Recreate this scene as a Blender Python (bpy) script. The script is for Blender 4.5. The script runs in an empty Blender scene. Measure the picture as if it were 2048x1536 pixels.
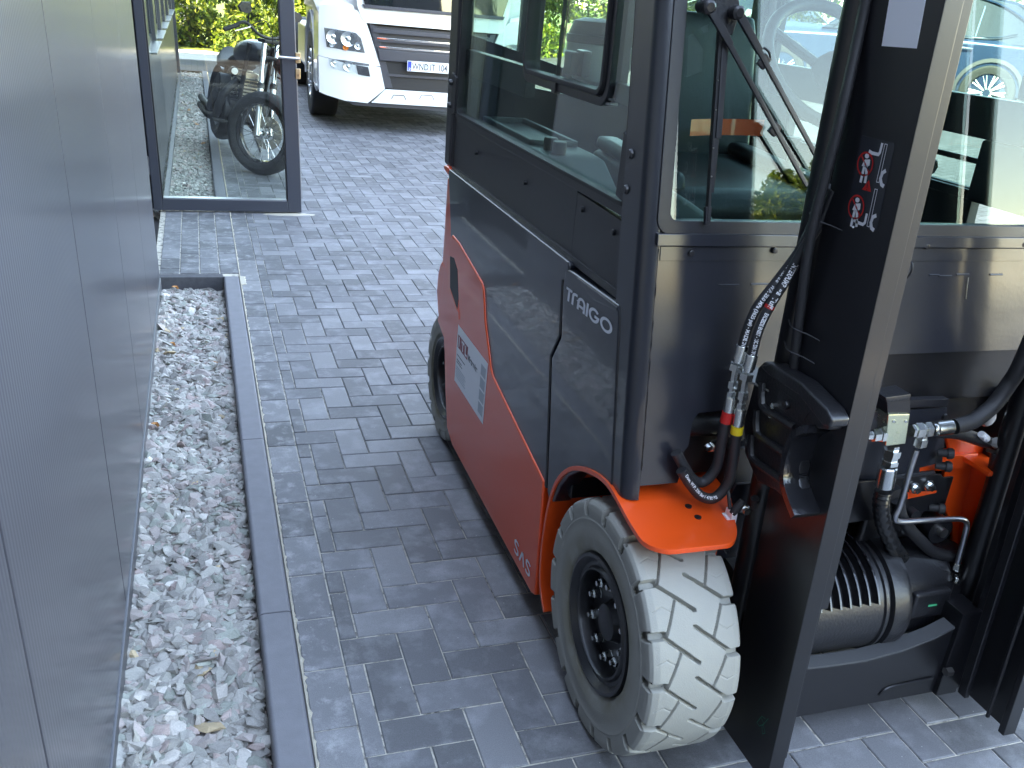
import bpy, bmesh, math, random
import numpy as np
from mathutils import Vector, Matrix, Euler
rnd = random.Random(7)
NR = np.random.RandomState(11)
SC = bpy.context.scene
COL = SC.collection
R_ = math.radians

# ------------------------------------------------------------------ camera, light, exposure
CAM_R = Matrix(((0.94822779, -0.3051329, 0.08807934), (-0.0419975, -0.39537291, -0.91756006), (0.31480195, 0.86635684, -0.3877184)))
CAM_C = Vector((-0.33303684, -2.19355168, 1.54145426)); CAM_F = 1821.78      # focal length in pixels of the 2048 px wide picture
cd = bpy.data.cameras.new('camera'); cam = bpy.data.objects.new('camera', cd); COL.objects.link(cam)
right, down, fwd = CAM_R[0], CAM_R[1], CAM_R[2]
mw = Matrix.Identity(4)
for i in range(3):
    mw[i][0] = right[i]; mw[i][1] = -down[i]; mw[i][2] = -fwd[i]; mw[i][3] = CAM_C[i]
cam.matrix_world = mw
cd.sensor_width = 36; cd.lens = CAM_F / 2048 * 36; cd.clip_start = 0.02; cd.clip_end = 900
SC.camera = cam
SUN_EL, SUN_AZ = R_(40), None
sun_from = Vector((-0.82, -0.57, 0)).normalized() * math.cos(SUN_EL) + Vector((0, 0, math.sin(SUN_EL)))
W = bpy.data.worlds.new('World'); SC.world = W; W.use_nodes = True
nt = W.node_tree; nt.nodes.clear()
sky = nt.nodes.new('ShaderNodeTexSky'); sky.sky_type = 'NISHITA'; sky.sun_disc = False
sky.sun_elevation = SUN_EL; sky.sun_rotation = math.atan2(sun_from.x, sun_from.y); sky.air_density = 1.0; sky.dust_density = 0.3; sky.ozone_density = 1.4
bg = nt.nodes.new('ShaderNodeBackground'); bg.inputs['Strength'].default_value = 0.15
wo = nt.nodes.new('ShaderNodeOutputWorld'); nt.links.new(sky.outputs[0], bg.inputs[0]); nt.links.new(bg.outputs[0], wo.inputs[0])
sl = bpy.data.lights.new('sun', 'SUN'); sl.energy = 2.9; sl.angle = R_(0.5); sl.color = (1, .95, .87)
so = bpy.data.objects.new('sun', sl); COL.objects.link(so); so.rotation_euler = (-sun_from).to_track_quat('-Z', 'Y').to_euler(); so.location = (-20, -14, 22)
SC.view_settings.view_transform = 'Standard'; SC.view_settings.look = 'None'; SC.view_settings.gamma = 1; SC.view_settings.use_curve_mapping = False
SC.view_settings.exposure = 3.95
SC.view_settings.use_white_balance = True; SC.view_settings.white_balance_temperature = 9100; SC.view_settings.white_balance_tint = 12
SC.cycles.max_bounces = 10; SC.cycles.transparent_max_bounces = 24; SC.cycles.transmission_bounces = 8; SC.cycles.glossy_bounces = 5
SC.cycles.caustics_reflective = False; SC.cycles.caustics_refractive = False

# ------------------------------------------------------------------ pixel of the 2048 x 1536 photograph -> point on a known plane of the place
def ray(x, y):
    d = Vector(((x - 1024) / CAM_F, (y - 768) / CAM_F, 1.0)); return right * d.x + down * d.y + fwd * d.z
def onpl(x, y, p, n):
    d = ray(x, y); n = Vector(n); return CAM_C + d * ((Vector(p) - CAM_C).dot(n) / d.dot(n))
def AX(x, y, X): return onpl(x, y, (X, 0, 0), (1, 0, 0))
def AY(x, y, Y): return onpl(x, y, (0, Y, 0), (0, 1, 0))
def AZ(x, y, Z=0): return onpl(x, y, (0, 0, Z), (0, 0, 1))
def AF(x, y, off=0.0): return onpl(x, y, (0, -.72 - off, .62), (0, -1, .159))   # the raked front plane of the forklift's cab
def YF(z): return -.72 + .159 * (z - .62)

# ------------------------------------------------------------------ materials
def new_mat(name):
    m = bpy.data.materials.new(name); m.use_nodes = True; return m, m.node_tree, m.node_tree.nodes['Principled BSDF']
def N(t, typ, **kw):
    n = t.nodes.new(typ)
    for k, v in kw.items():
        if k in n.inputs.keys() if isinstance(k, str) else False: n.inputs[k].default_value = v
        else: setattr(n, k, v)
    return n
def obj_coord(t, world=False):
    if world: return t.nodes.new('ShaderNodeNewGeometry').outputs['Position']
    return t.nodes.new('ShaderNodeTexCoord').outputs['Object']
def paint(name, col, rough=.4, metal=0, coat=0, coat_rough=.05, bump=0, bscale=300, var=0, vscale=8, rvar=0, spec=.5, world=True, wave=0, dust=0):
    m, t, b = new_mat(name); L = t.links
    b.inputs['Base Color'].default_value = (*col, 1); b.inputs['Roughness'].default_value = rough; b.inputs['Metallic'].default_value = metal
    b.inputs['Coat Weight'].default_value = coat; b.inputs['Coat Roughness'].default_value = coat_rough; b.inputs['Specular IOR Level'].default_value = spec
    co = obj_coord(t, world)
    if var or rvar or dust:
        n = N(t, 'ShaderNodeTexNoise', Scale=vscale, Detail=6, Roughness=.6); L.new(co, n.inputs['Vector'])
        if var or dust:
            mx = N(t, 'ShaderNodeMix', data_type='RGBA')
            c2 = tuple(min(1, c * (1 + var)) for c in col) if not dust else (.35, .34, .33)
            mx.inputs[6].default_value = (*[c * (1 - var) for c in col], 1); mx.inputs[7].default_value = (*c2, 1)
            if dust:
                mp = N(t, 'ShaderNodeMapRange'); mp.inputs[1].default_value = .45; mp.inputs[2].default_value = .8; mp.inputs[4].default_value = dust
                L.new(n.outputs[0], mp.inputs[0]); L.new(mp.outputs[0], mx.inputs[0])
            else: L.new(n.outputs[0], mx.inputs[0])
            L.new(mx.outputs[2], b.inputs['Base Color'])
        if rvar:
            mr = N(t, 'ShaderNodeMapRange'); mr.inputs[3].default_value = max(.02, rough - rvar); mr.inputs[4].default_value = rough + rvar
            L.new(n.outputs[0], mr.inputs[0]); L.new(mr.outputs[0], b.inputs['Roughness'])
    prev = None
    if wave:
        n3 = N(t, 'ShaderNodeTexNoise', Scale=5, Detail=2); L.new(co, n3.inputs['Vector'])
        b3 = N(t, 'ShaderNodeBump', Strength=wave, Distance=.01); L.new(n3.outputs[0], b3.inputs['Height']); prev = b3
    if bump:
        n2 = N(t, 'ShaderNodeTexNoise', Scale=bscale, Detail=3); L.new(co, n2.inputs['Vector'])
        bp = N(t, 'ShaderNodeBump', Strength=bump, Distance=.001); L.new(n2.outputs[0], bp.inputs['Height'])
        if prev: L.new(prev.outputs[0], bp.inputs['Normal'])
        prev = bp
    if prev: L.new(prev.outputs[0], b.inputs['Normal'])
    return m
def glass(name, tint=(.75, .93, .88), ior=1.5, body=1.0):
    m = bpy.data.materials.new(name); m.use_nodes = True; t = m.node_tree; t.nodes.clear()
    tr = N(t, 'ShaderNodeBsdfTransparent'); tr.inputs[0].default_value = (*tint, 1)
    gl = N(t, 'ShaderNodeBsdfGlossy'); gl.inputs['Roughness'].default_value = .0; gl.inputs[0].default_value = (1, 1, 1, 1)
    fr = N(t, 'ShaderNodeFresnel'); fr.inputs['IOR'].default_value = ior
    ge = N(t, 'ShaderNodeNewGeometry')                      # both faces of the thin sheet mirror alike
    io = N(t, 'ShaderNodeMapRange'); io.inputs[3].default_value = ior; io.inputs[4].default_value = 1 / ior; t.links.new(ge.outputs['Backfacing'], io.inputs[0]); t.links.new(io.outputs[0], fr.inputs['IOR'])
    mx = N(t, 'ShaderNodeMixShader'); o = N(t, 'ShaderNodeOutputMaterial')
    mu = N(t, 'ShaderNodeMath', operation='MULTIPLY'); mu.inputs[1].default_value = body; mu.use_clamp = True
    t.links.new(fr.outputs[0], mu.inputs[0]); t.links.new(mu.outputs[0], mx.inputs[0]); t.links.new(tr.outputs[0], mx.inputs[1]); t.links.new(gl.outputs[0], mx.inputs[2]); t.links.new(mx.outputs[0], o.inputs[0])
    return m
def paver_mat(name, per_object):
    m, t, b = new_mat(name); L = t.links; P = obj_coord(t, True)
    if per_object: r = N(t, 'ShaderNodeObjectInfo').outputs['Random']
    else: r = N(t, 'ShaderNodeAttribute', attribute_name='tone').outputs['Fac']
    base = N(t, 'ShaderNodeValToRGB'); e = base.color_ramp.elements; e[0].color = (.098, .099, .104, 1); e[1].color = (.205, .206, .214, 1)
    x = e.new(.55); x.color = (.138, .140, .150, 1); L.new(r, base.inputs[0])
    # efflorescence: pale bloom in soft blotches, different for each stone
    ad = N(t, 'ShaderNodeVectorMath', operation='MULTIPLY_ADD'); ad.inputs[1].default_value = (1, 1, 1); L.new(P, ad.inputs[0])
    cb = N(t, 'ShaderNodeCombineXYZ'); mm = N(t, 'ShaderNodeMath', operation='MULTIPLY'); mm.inputs[1].default_value = 37; L.new(r, mm.inputs[0]); L.new(mm.outputs[0], cb.inputs[0]); L.new(mm.outputs[0], cb.inputs[1]); L.new(cb.outputs[0], ad.inputs[2])
    n1 = N(t, 'ShaderNodeTexNoise', Scale=9, Detail=7, Roughness=.62); L.new(ad.outputs[0], n1.inputs['Vector'])
    mr = N(t, 'ShaderNodeMapRange'); mr.inputs[1].default_value = .48; mr.inputs[2].default_value = .76; mr.inputs[4].default_value = .62; L.new(n1.outputs[0], mr.inputs[0])
    m1 = N(t, 'ShaderNodeMix', data_type='RGBA'); m1.inputs[7].default_value = (.33, .335, .35, 1); L.new(mr.outputs[0], m1.inputs[0]); L.new(base.outputs[0], m1.inputs[6])
    # stronger bloom next to the kerb and in front of the doorway
    sx = N(t, 'ShaderNodeSeparateXYZ'); L.new(P, sx.inputs[0])
    k = N(t, 'ShaderNodeMapRange'); k.inputs[1].default_value = .05; k.inputs[2].default_value = -.12; L.new(sx.outputs[0], k.inputs[0])
    n2 = N(t, 'ShaderNodeTexNoise', Scale=16, Detail=5, Roughness=.7); L.new(P, n2.inputs['Vector'])
    k2 = N(t, 'ShaderNodeMapRange'); k2.inputs[1].default_value = .52; k2.inputs[2].default_value = .72; k2.inputs[4].default_value = .65; L.new(n2.outputs[0], k2.inputs[0])
    km = N(t, 'ShaderNodeMath', operation='MULTIPLY'); L.new(k.outputs[0], km.inputs[0]); L.new(k2.outputs[0], km.inputs[1])
    m2 = N(t, 'ShaderNodeMix', data_type='RGBA'); m2.inputs[7].default_value = (.46, .46, .46, 1); L.new(km.outputs[0], m2.inputs[0]); L.new(m1.outputs[2], m2.inputs[6])
    # fine aggregate and white specks
    n3 = N(t, 'ShaderNodeTexNoise', Scale=420, Detail=2); L.new(P, n3.inputs['Vector'])
    m3 = N(t, 'ShaderNodeMix', data_type='RGBA', blend_type='MULTIPLY'); m3.inputs[0].default_value = 1
    g = N(t, 'ShaderNodeMapRange'); g.inputs[3].default_value = .6; g.inputs[4].default_value = 1.4; L.new(n3.outputs[0], g.inputs[0]); L.new(m2.outputs[2], m3.inputs[6]); L.new(g.outputs[0], m3.inputs[7])
    v = N(t, 'ShaderNodeTexVoronoi', Scale=55); L.new(P, v.inputs['Vector'])
    sp = N(t, 'ShaderNodeMapRange'); sp.inputs[1].default_value = .09; sp.inputs[2].default_value = .05; sp.inputs[4].default_value = .8; L.new(v.outputs['Distance'], sp.inputs[0])
    wn = N(t, 'ShaderNodeMath', operation='GREATER_THAN'); wn.inputs[1].default_value = .82; sc = N(t, 'ShaderNodeSeparateColor'); L.new(v.outputs['Color'], sc.inputs[0]); L.new(sc.outputs[0], wn.inputs[0])
    sm = N(t, 'ShaderNodeMath', operation='MULTIPLY'); L.new(sp.outputs[0], sm.inputs[0]); L.new(wn.outputs[0], sm.inputs[1])
    m4 = N(t, 'ShaderNodeMix', data_type='RGBA'); m4.inputs[7].default_value = (.5, .5, .48, 1); L.new(sm.outputs[0], m4.inputs[0]); L.new(m3.outputs[2], m4.inputs[6])
    L.new(m4.outputs[2], b.inputs['Base Color']); b.inputs['Roughness'].default_value = .62; b.inputs['Specular IOR Level'].default_value = .45
    bp = N(t, 'ShaderNodeBump', Strength=.5, Distance=.0012); L.new(n3.outputs[0], bp.inputs['Height']); L.new(bp.outputs[0], b.inputs['Normal'])
    return m
def joint_mat():
    m, t, b = new_mat('joint_sand_dark'); L = t.links; P = obj_coord(t, True)
    sx = N(t, 'ShaderNodeSeparateXYZ'); L.new(P, sx.inputs[0])
    n = N(t, 'ShaderNodeTexNoise', Scale=26, Detail=5, Roughness=.7); L.new(P, n.inputs['Vector'])
    k = N(t, 'ShaderNodeMapRange'); k.inputs[1].default_value = 1.0; k.inputs[2].default_value = -.6; L.new(sx.outputs[1], k.inputs[0])     # fresh jointing sand lies in the nearer joints
    kx = N(t, 'ShaderNodeMapRange'); kx.inputs[1].default_value = .25; kx.inputs[2].default_value = -.1; L.new(sx.outputs[0], kx.inputs[0])
    a = N(t, 'ShaderNodeMath', operation='MAXIMUM'); L.new(k.outputs[0], a.inputs[0]); L.new(kx.outputs[0], a.inputs[1])
    s = N(t, 'ShaderNodeMath', operation='MULTIPLY'); L.new(a.outputs[0], s.inputs[0])
    nr = N(t, 'ShaderNodeMapRange'); nr.inputs[1].default_value = .32; nr.inputs[2].default_value = .52; L.new(n.outputs[0], nr.inputs[0]); L.new(nr.outputs[0], s.inputs[1])
    mx = N(t, 'ShaderNodeMix', data_type='RGBA'); mx.inputs[6].default_value = (.03, .03, .032, 1); mx.inputs[7].default_value = (.62, .57, .48, 1); L.new(s.outputs[0], mx.inputs[0])
    # past the laid stones the same bond goes on as a pattern too fine to pick apart
    L.new(mx.outputs[2], b.inputs['Base Color']); b.inputs['Roughness'].default_value = .9
    n2 = N(t, 'ShaderNodeTexNoise', Scale=500); L.new(P, n2.inputs['Vector']); bp = N(t, 'ShaderNodeBump', Strength=.8, Distance=.003); L.new(n2.outputs[0], bp.inputs['Height']); L.new(bp.outputs[0], b.inputs['Normal'])
    return m
def attr_mat(name, rough=.8, attr='tint', bump=.3, bscale=200, trans=0):
    m, t, b = new_mat(name); L = t.links
    a = N(t, 'ShaderNodeAttribute', attribute_name=attr); P = obj_coord(t, True)
    n = N(t, 'ShaderNodeTexNoise', Scale=bscale, Detail=3); L.new(P, n.inputs['Vector'])
    g = N(t, 'ShaderNodeMapRange'); g.inputs[3].default_value = .75; g.inputs[4].default_value = 1.25; L.new(n.outputs[0], g.inputs[0])
    mx = N(t, 'ShaderNodeMix', data_type='RGBA', blend_type='MULTIPLY'); mx.inputs[0].default_value = 1; L.new(a.outputs['Color'], mx.inputs[6]); L.new(g.outputs[0], mx.inputs[7])
    L.new(mx.outputs[2], b.inputs['Base Color']); b.inputs['Roughness'].default_value = rough
    if bump: bp = N(t, 'ShaderNodeBump', Strength=bump, Distance=.002); L.new(n.outputs[0], bp.inputs['Height']); L.new(bp.outputs[0], b.inputs['Normal'])
    if trans:
        tr = N(t, 'ShaderNodeBsdfTranslucent'); L.new(mx.outputs[2], tr.inputs[0]); ms = N(t, 'ShaderNodeMixShader'); ms.inputs[0].default_value = trans
        o = t.nodes['Material Output']; L.new(b.outputs[0], ms.inputs[1]); L.new(tr.outputs[0], ms.inputs[2]); L.new(ms.outputs[0], o.inputs[0])
    return m
def cladding_mat():
    m, t, b = new_mat('anthracite_cladding'); L = t.links; P = obj_coord(t, True)
    b.inputs['Base Color'].default_value = (.066, .068, .084, 1); b.inputs['Metallic'].default_value = .0; b.inputs['Roughness'].default_value = .38
    b.inputs['Coat Weight'].default_value = .45; b.inputs['Coat Roughness'].default_value = .16
    w = N(t, 'ShaderNodeTexWave', wave_type='BANDS', bands_direction='Y', Scale=20); w.inputs['Distortion'].default_value = 0; L.new(P, w.inputs['Vector'])
    bp = N(t, 'ShaderNodeBump', Strength=.35, Distance=.001); L.new(w.outputs[1], bp.inputs['Height'])
    n = N(t, 'ShaderNodeTexNoise', Scale=2.2, Detail=2); L.new(P, n.inputs['Vector']); b2 = N(t, 'ShaderNodeBump', Strength=.05, Distance=.02); L.new(n.outputs[0], b2.inputs['Height']); L.new(b2.outputs[0], bp.inputs['Normal'])
    L.new(bp.outputs[0], b.inputs['Normal'])
    return m
M = {}
M['paver_one'] = paver_mat('anthracite_paver', True); M['paver_many'] = paver_mat('anthracite_paver_field', False); M['joint'] = joint_mat()
M['kerb'] = paint('kerb_concrete', (.19, .19, .205), .7, var=.18, vscale=22, bump=.5, bscale=350)
M['kerb_face'] = paint('kerb_face', (.09, .092, .1), .85, var=.5, vscale=30, bump=.8, bscale=200)
M['sand'] = paint('pale_joint_sand', (.52, .47, .38), .95, var=.3, vscale=120, bump=1, bscale=500)
M['soil'] = paint('bed_soil', (.05, .045, .04), .95, var=.3, vscale=30)
M['stone'] = attr_mat('gravel_chips', .75, bump=.5, bscale=260)
M['clad'] = cladding_mat()
M['alu_frame'] = paint('anthracite_frame', (.04, .045, .06), .35, bump=.15, bscale=700)
M['dull_alu'] = paint('dull_aluminium', (.17, .175, .19), .5, metal=.6, bump=.2)
M['trim'] = paint('bare_aluminium_trim', (.42, .43, .46), .32, metal=1, bump=.1)
M['steel'] = paint('stainless', (.55, .53, .5), .28, metal=1)
M['zinc'] = paint('bright_zinc', (.68, .7, .68), .22, metal=1, rvar=.1, vscale=90)
M['zinc_yellow'] = paint('yellow_zinc', (.62, .66, .48), .25, metal=1, rvar=.1, vscale=40)
M['brass'] = paint('bronze_anodised', (.55, .42, .26), .35, metal=1)
M['orange'] = paint('orange_paint', (.92, .085, .012), .33, coat=.45, coat_rough=.06, bump=.06, bscale=900, wave=.05)
M['body'] = paint('dark_grey_gloss', (.011, .0135, .02), .3, coat=.55, coat_rough=.035, bump=.03, bscale=900, wave=.06)
M['cab'] = paint('black_grained_paint', (.011, .011, .015), .45, coat=.18, coat_rough=.2, bump=.3, bscale=900)
M['plate'] = paint('dark_grey_front_plate', (.020, .022, .029), .30, coat=.40, coat_rough=.12, bump=.22, bscale=110, wave=.45)
M['mast'] = paint('black_mast_paint', (.009, .009, .011), .34, coat=.15, coat_rough=.12, bump=.06, bscale=800)
M['skylit'] = paint('skylit_dark_steel', (.07, .072, .075), .5, bump=.5, bscale=120)  # lighter than the mast paint: sky light on the flange top, put into the colour
M['cast'] = paint('black_casting', (.012, .012, .014), .38, bump=.9, bscale=160, coat=.3, coat_rough=.2)
M['gloss_black'] = paint('black_weld_gloss', (.01, .01, .012), .16, bump=1, bscale=90, coat=.5)
M['rubber'] = paint('black_rubber', (.016, .016, .017), .62, bump=.4, bscale=500, var=.2, vscale=60)
M['hose'] = paint('hose_rubber', (.019, .019, .021), .5, bump=.5, bscale=900)
M['tape'] = paint('spiral_wrap', (.015, .015, .016), .25)
M['grey_rubber'] = paint('pale_grey_tyre', (.36, .37, .34), .62, var=.10, vscale=11, bump=.5, bscale=320)
def tyre_mat():
    m = paint('pale_grey_tyre_wall', (.315, .308, .27), .62, var=.10, vscale=11, bump=.5, bscale=320); t = m.node_tree; L = t.links; b = t.nodes['Principled BSDF']
    old = b.inputs['Base Color'].links[0].from_socket; co = N(t, 'ShaderNodeTexCoord').outputs['Object']; sx = N(t, 'ShaderNodeSeparateXYZ'); L.new(co, sx.inputs[0])
    cb = N(t, 'ShaderNodeCombineXYZ'); L.new(sx.outputs[1], cb.inputs[0]); L.new(sx.outputs[2], cb.inputs[1]); ln = N(t, 'ShaderNodeVectorMath', operation='LENGTH'); L.new(cb.outputs[0], ln.inputs[0])
    n = N(t, 'ShaderNodeTexNoise', Scale=14, Detail=4); L.new(co, n.inputs['Vector']); mr = N(t, 'ShaderNodeMapRange'); mr.inputs[1].default_value = .215; mr.inputs[2].default_value = .165; mr.inputs[4].default_value = .8; L.new(ln.outputs['Value'], mr.inputs[0])
    mm = N(t, 'ShaderNodeMath', operation='MULTIPLY'); L.new(mr.outputs[0], mm.inputs[0]); n2 = N(t, 'ShaderNodeMapRange'); n2.inputs[1].default_value = .3; n2.inputs[2].default_value = .6; L.new(n.outputs[0], n2.inputs[0]); L.new(n2.outputs[0], mm.inputs[1])
    mx = N(t, 'ShaderNodeMix', data_type='RGBA'); mx.inputs[7].default_value = (.17, .15, .09, 1); L.new(mm.outputs[0], mx.inputs[0]); L.new(old, mx.inputs[6]); L.new(mx.outputs[2], b.inputs['Base Color']); return m
M['grey_rubber'] = tyre_mat()
M['white_print'] = paint('white_print', (.75, .75, .75), .5)
M['letter_grey'] = paint('light_grey_lettering', (.8, .82, .84), .4)
M['white_sticker'] = paint('white_sticker', (.88, .89, .9), .35)
M['red'] = paint('red_print', (.55, .015, .012), .45)
M['dark_red'] = paint('dark_red_print', (.30, .012, .02), .45)
M['yellow'] = paint('yellow_sleeve', (.8, .55, .02), .5)
M['text_dark'] = paint('dark_print', (.05, .055, .07), .5)
M['pale_square'] = paint('faded_print', (.45, .49, .53), .45)
M['green_ink'] = paint('green_marker', (.01, .2, .13), .6)
M['blue'] = paint('blue_print', (.01, .05, .5), .4)
M['wp'] = paint('truck_white', (.78, .79, .77), .3, coat=.6, coat_rough=.04, wave=.06)
M['truck_dark'] = paint('truck_grille_plastic', (.045, .045, .055), .45, bump=.2)
M['black'] = paint('deep_black_plastic', (.01, .01, .012), .5)
M['chrome'] = paint('chrome', (.8, .8, .8), .08, metal=1)
M['lamp_inner'] = paint('reflector', (.62, .63, .65), .3, metal=1, bump=1, bscale=60)
M['lamp_case'] = paint('lamp_case', (.33, .34, .36), .25, metal=.7, bump=1, bscale=40)
M['amber'] = paint('amber', (.8, .2, .02), .2)
M['plate_white'] = paint('number_plate', (.75, .77, .75), .35)
M['clear'] = glass('clear_lens', (.95, .97, .97)); M['glass_door'] = glass('door_glass', (.84, .88, .84), 1.5, 1.1)
M['glass_cab'] = glass('green_cab_glass', (.84, .95, .915), 1.52, 1.1); M['glass_wind'] = glass('windscreen_glass', (.70, .82, .81), 1.52, .8)
M['car_glass'] = paint('car_glass', (.01, .013, .016), .03, coat=1, coat_rough=.02); M['car_blue'] = paint('dark_blue_car_paint', (.02, .045, .10), .25, metal=.3, coat=1, coat_rough=.03)
M['car_silver'] = paint('silver_car_paint', (.45, .5, .5), .3, metal=.6, coat=1, coat_rough=.03)
M['console'] = paint('console_plastic', (.10, .115, .115), .55, bump=.4, bscale=700)
M['seat'] = paint('black_seat_vinyl', (.015, .016, .018), .45, bump=.5, bscale=120)
M['beige'] = paint('grey_light_housing', (.36, .37, .34), .4)
M['leaf'] = attr_mat('leaf', .45, bump=0, bscale=30, trans=.42); M['bark'] = paint('bark', (.09, .065, .045), .9, bump=1, bscale=60, var=.3, vscale=20)
M['dry_leaf'] = paint('dry_leaf', (.5, .22, .07), .7)
M['concrete'] = paint('pale_concrete', (.46, .45, .43), .85, var=.15, vscale=4, bump=.5, bscale=80)
M['grass_soil'] = paint('verge', (.12, .16, .03), .9, var=.5, vscale=40, bump=1, bscale=90)
M['render_wall'] = paint('pale_wall', (.55, .5, .42), .8)
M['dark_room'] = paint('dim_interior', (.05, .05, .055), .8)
def far_paving():
    m, t, b = new_mat('paving_beyond'); L = t.links; P = obj_coord(t, True)
    br = N(t, 'ShaderNodeTexBrick'); br.inputs['Scale'].default_value = 1; br.inputs['Brick Width'].default_value = .2; br.inputs['Row Height'].default_value = .1; br.inputs['Mortar Size'].default_value = .006
    br.inputs['Color1'].default_value = (.06, .063, .07, 1); br.inputs['Color2'].default_value = (.085, .088, .1, 1); br.inputs['Mortar'].default_value = (.02, .02, .02, 1); L.new(P, br.inputs['Vector'])
    L.new(br.outputs[0], b.inputs['Base Color']); b.inputs['Roughness'].default_value = .65
    return m
M['far_paving'] = far_paving()

# ------------------------------------------------------------------ mesh helpers
def T(v): return Matrix.Translation(Vector(v))
IDW = {}
def root(name, loc, label, cat, group=None, rz=0):
    o = bpy.data.objects.new(name, None); o.empty_display_size = .1; COL.objects.link(o); o.location = loc; o.rotation_euler = (0, 0, rz)
    o['label'] = label; o['category'] = cat
    if group: o['group'] = group
    return o
def link(name, me, parent=None, world=True, kind=None, label=None, cat=None, group=None, smooth=38):
    """links a mesh; world=True: its vertices are in world coordinates even under a moved root"""
    o = bpy.data.objects.new(name, me); COL.objects.link(o)
    vs = np.empty(len(me.vertices) * 3, dtype=np.float32); me.vertices.foreach_get('co', vs); vs = vs.reshape(-1, 3)
    c = Vector(((vs.min(0) + vs.max(0)) / 2).tolist()) if len(vs) else Vector((0, 0, 0))
    me.transform(T(-c)); off = Vector((0, 0, 0))
    if parent is not None:
        o.parent = parent
        base = Vector(parent['_w']) if '_w' in parent else (Vector(parent.location) if world else Vector((0, 0, 0)))
        off = base if world else (Vector(parent['_l']) if '_l' in parent else Vector((0, 0, 0)))
    o.location = c - off
    if world: o['_w'] = tuple(c)
    o['_l'] = tuple(c)
    if kind: o['kind'] = kind
    if label: o['label'] = label
    if cat: o['category'] = cat
    if group: o['group'] = group
    if smooth:
        me.shade_smooth() if hasattr(me, 'shade_smooth') else None
        me.set_sharp_from_angle(angle=R_(smooth))
        if 24 <= len(me.polygons) < 3000:
            w = o.modifiers.new('face_weighted', 'WEIGHTED_NORMAL'); w.mode = 'FACE_AREA'; w.weight = 90; w.keep_sharp = True
    else: me.shade_flat()
    return o
def bm_to(bm, m, name='m'):
    bmesh.ops.recalc_face_normals(bm, faces=bm.faces)
    me = bpy.data.meshes.new(name); bm.to_mesh(me); bm.free()
    for x in (m if isinstance(m, (list, tuple)) else [m]): me.materials.append(x)
    return me
def npmesh(verts, faces, m, attrs=None, n=4):
    """fast mesh from arrays of equal-size faces; attrs: name -> per-face RGB or float"""
    me = bpy.data.meshes.new('m'); verts = np.asarray(verts, dtype=np.float32); faces = np.asarray(faces, dtype=np.int32)
    me.vertices.add(len(verts)); me.vertices.foreach_set('co', verts.ravel())
    me.loops.add(faces.size); me.loops.foreach_set('vertex_index', faces.ravel())
    me.polygons.add(len(faces)); me.polygons.foreach_set('loop_start', np.arange(0, faces.size, faces.shape[1], dtype=np.int32))
    me.update(calc_edges=True)
    if attrs:
        for k, v in attrs.items():
            v = np.asarray(v, dtype=np.float32)
            if v.ndim == 1: a = me.attributes.new(k, 'FLOAT', 'FACE'); a.data.foreach_set('value', v)
            else: a = me.attributes.new(k, 'FLOAT_COLOR', 'FACE'); a.data.foreach_set('color', np.c_[v, np.ones(len(v))].astype(np.float32).ravel())
    me.materials.append(m); return me
def bev(bm, w, seg=2, ang=30):
    if w <= 0: return
    bmesh.ops.recalc_face_normals(bm, faces=bm.faces)
    es = [e for e in bm.edges if len(e.link_faces) == 2 and e.calc_face_angle(0) > R_(ang)]
    if es: bmesh.ops.bevel(bm, geom=es, offset=w, segments=seg, profile=.6, affect='EDGES', clamp_overlap=True)
def box_bm(bm, x0, x1, y0, y1, z0, z1, mat=None):
    vs = [bm.verts.new(p) for p in ((x0, y0, z0), (x1, y0, z0), (x1, y1, z0), (x0, y1, z0), (x0, y0, z1), (x1, y0, z1), (x1, y1, z1), (x0, y1, z1))]
    fs = [bm.faces.new([vs[i] for i in f]) for f in ((0, 3, 2, 1), (4, 5, 6, 7), (0, 1, 5, 4), (1, 2, 6, 5), (2, 3, 7, 6), (3, 0, 4, 7))]
    if mat is not None:
        for v in vs: v.co = mat @ v.co
    return vs, fs
def box(x0, x1, y0, y1, z0, z1, m, bw=.002, seg=2, mat=None):
    bm = bmesh.new(); box_bm(bm, min(x0, x1), max(x0, x1), min(y0, y1), max(y0, y1), min(z0, z1), max(z0, z1)); bev(bm, bw, seg)
    me = bm_to(bm, m)
    if mat is not None: me.transform(mat)
    return me
def boxes(lst, m, bw=.001):
    bm = bmesh.new()
    for b in lst: box_bm(bm, *b)
    bev(bm, bw, 1); return bm_to(bm, m)
def prism(pts, vec, m, bw=.002, seg=2, holes=None):
    """closed polygon of 3-D points pushed along vec"""
    bm = bmesh.new(); vec = Vector(vec); n = len(pts)
    a = [bm.verts.new(p) for p in pts]; b = [bm.verts.new(Vector(p) + vec) for p in pts]
    bm.faces.new(a); bm.faces.new(b[::-1])
    for i in range(n): bm.faces.new((a[i], a[(i + 1) % n], b[(i + 1) % n], b[i]))
    bev(bm, bw, seg); bmesh.ops.triangulate(bm, faces=[f for f in bm.faces if len(f.verts) > 4]); return bm_to(bm, m)
def px_(yz, x0, x1, m, bw=.002, seg=2): return prism([(x0, y, z) for y, z in yz], (x1 - x0, 0, 0), m, bw, seg)
def smooth_path(pts, k=6):
    P = [Vector(p) for p in pts]; out = []
    if len(P) < 3: return P
    P = [P[0] * 2 - P[1]] + P + [P[-1] * 2 - P[-2]]
    for i in range(1, len(P) - 2):
        for j in range(k):
            t = j / k; a, b, c, d = P[i - 1], P[i], P[i + 1], P[i + 2]
            out.append(.5 * ((2 * b) + (-a + c) * t + (2 * a - 5 * b + 4 * c - d) * t * t + (-a + 3 * b - 3 * c + d) * t ** 3))
    out.append(P[-2]); return out
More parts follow.
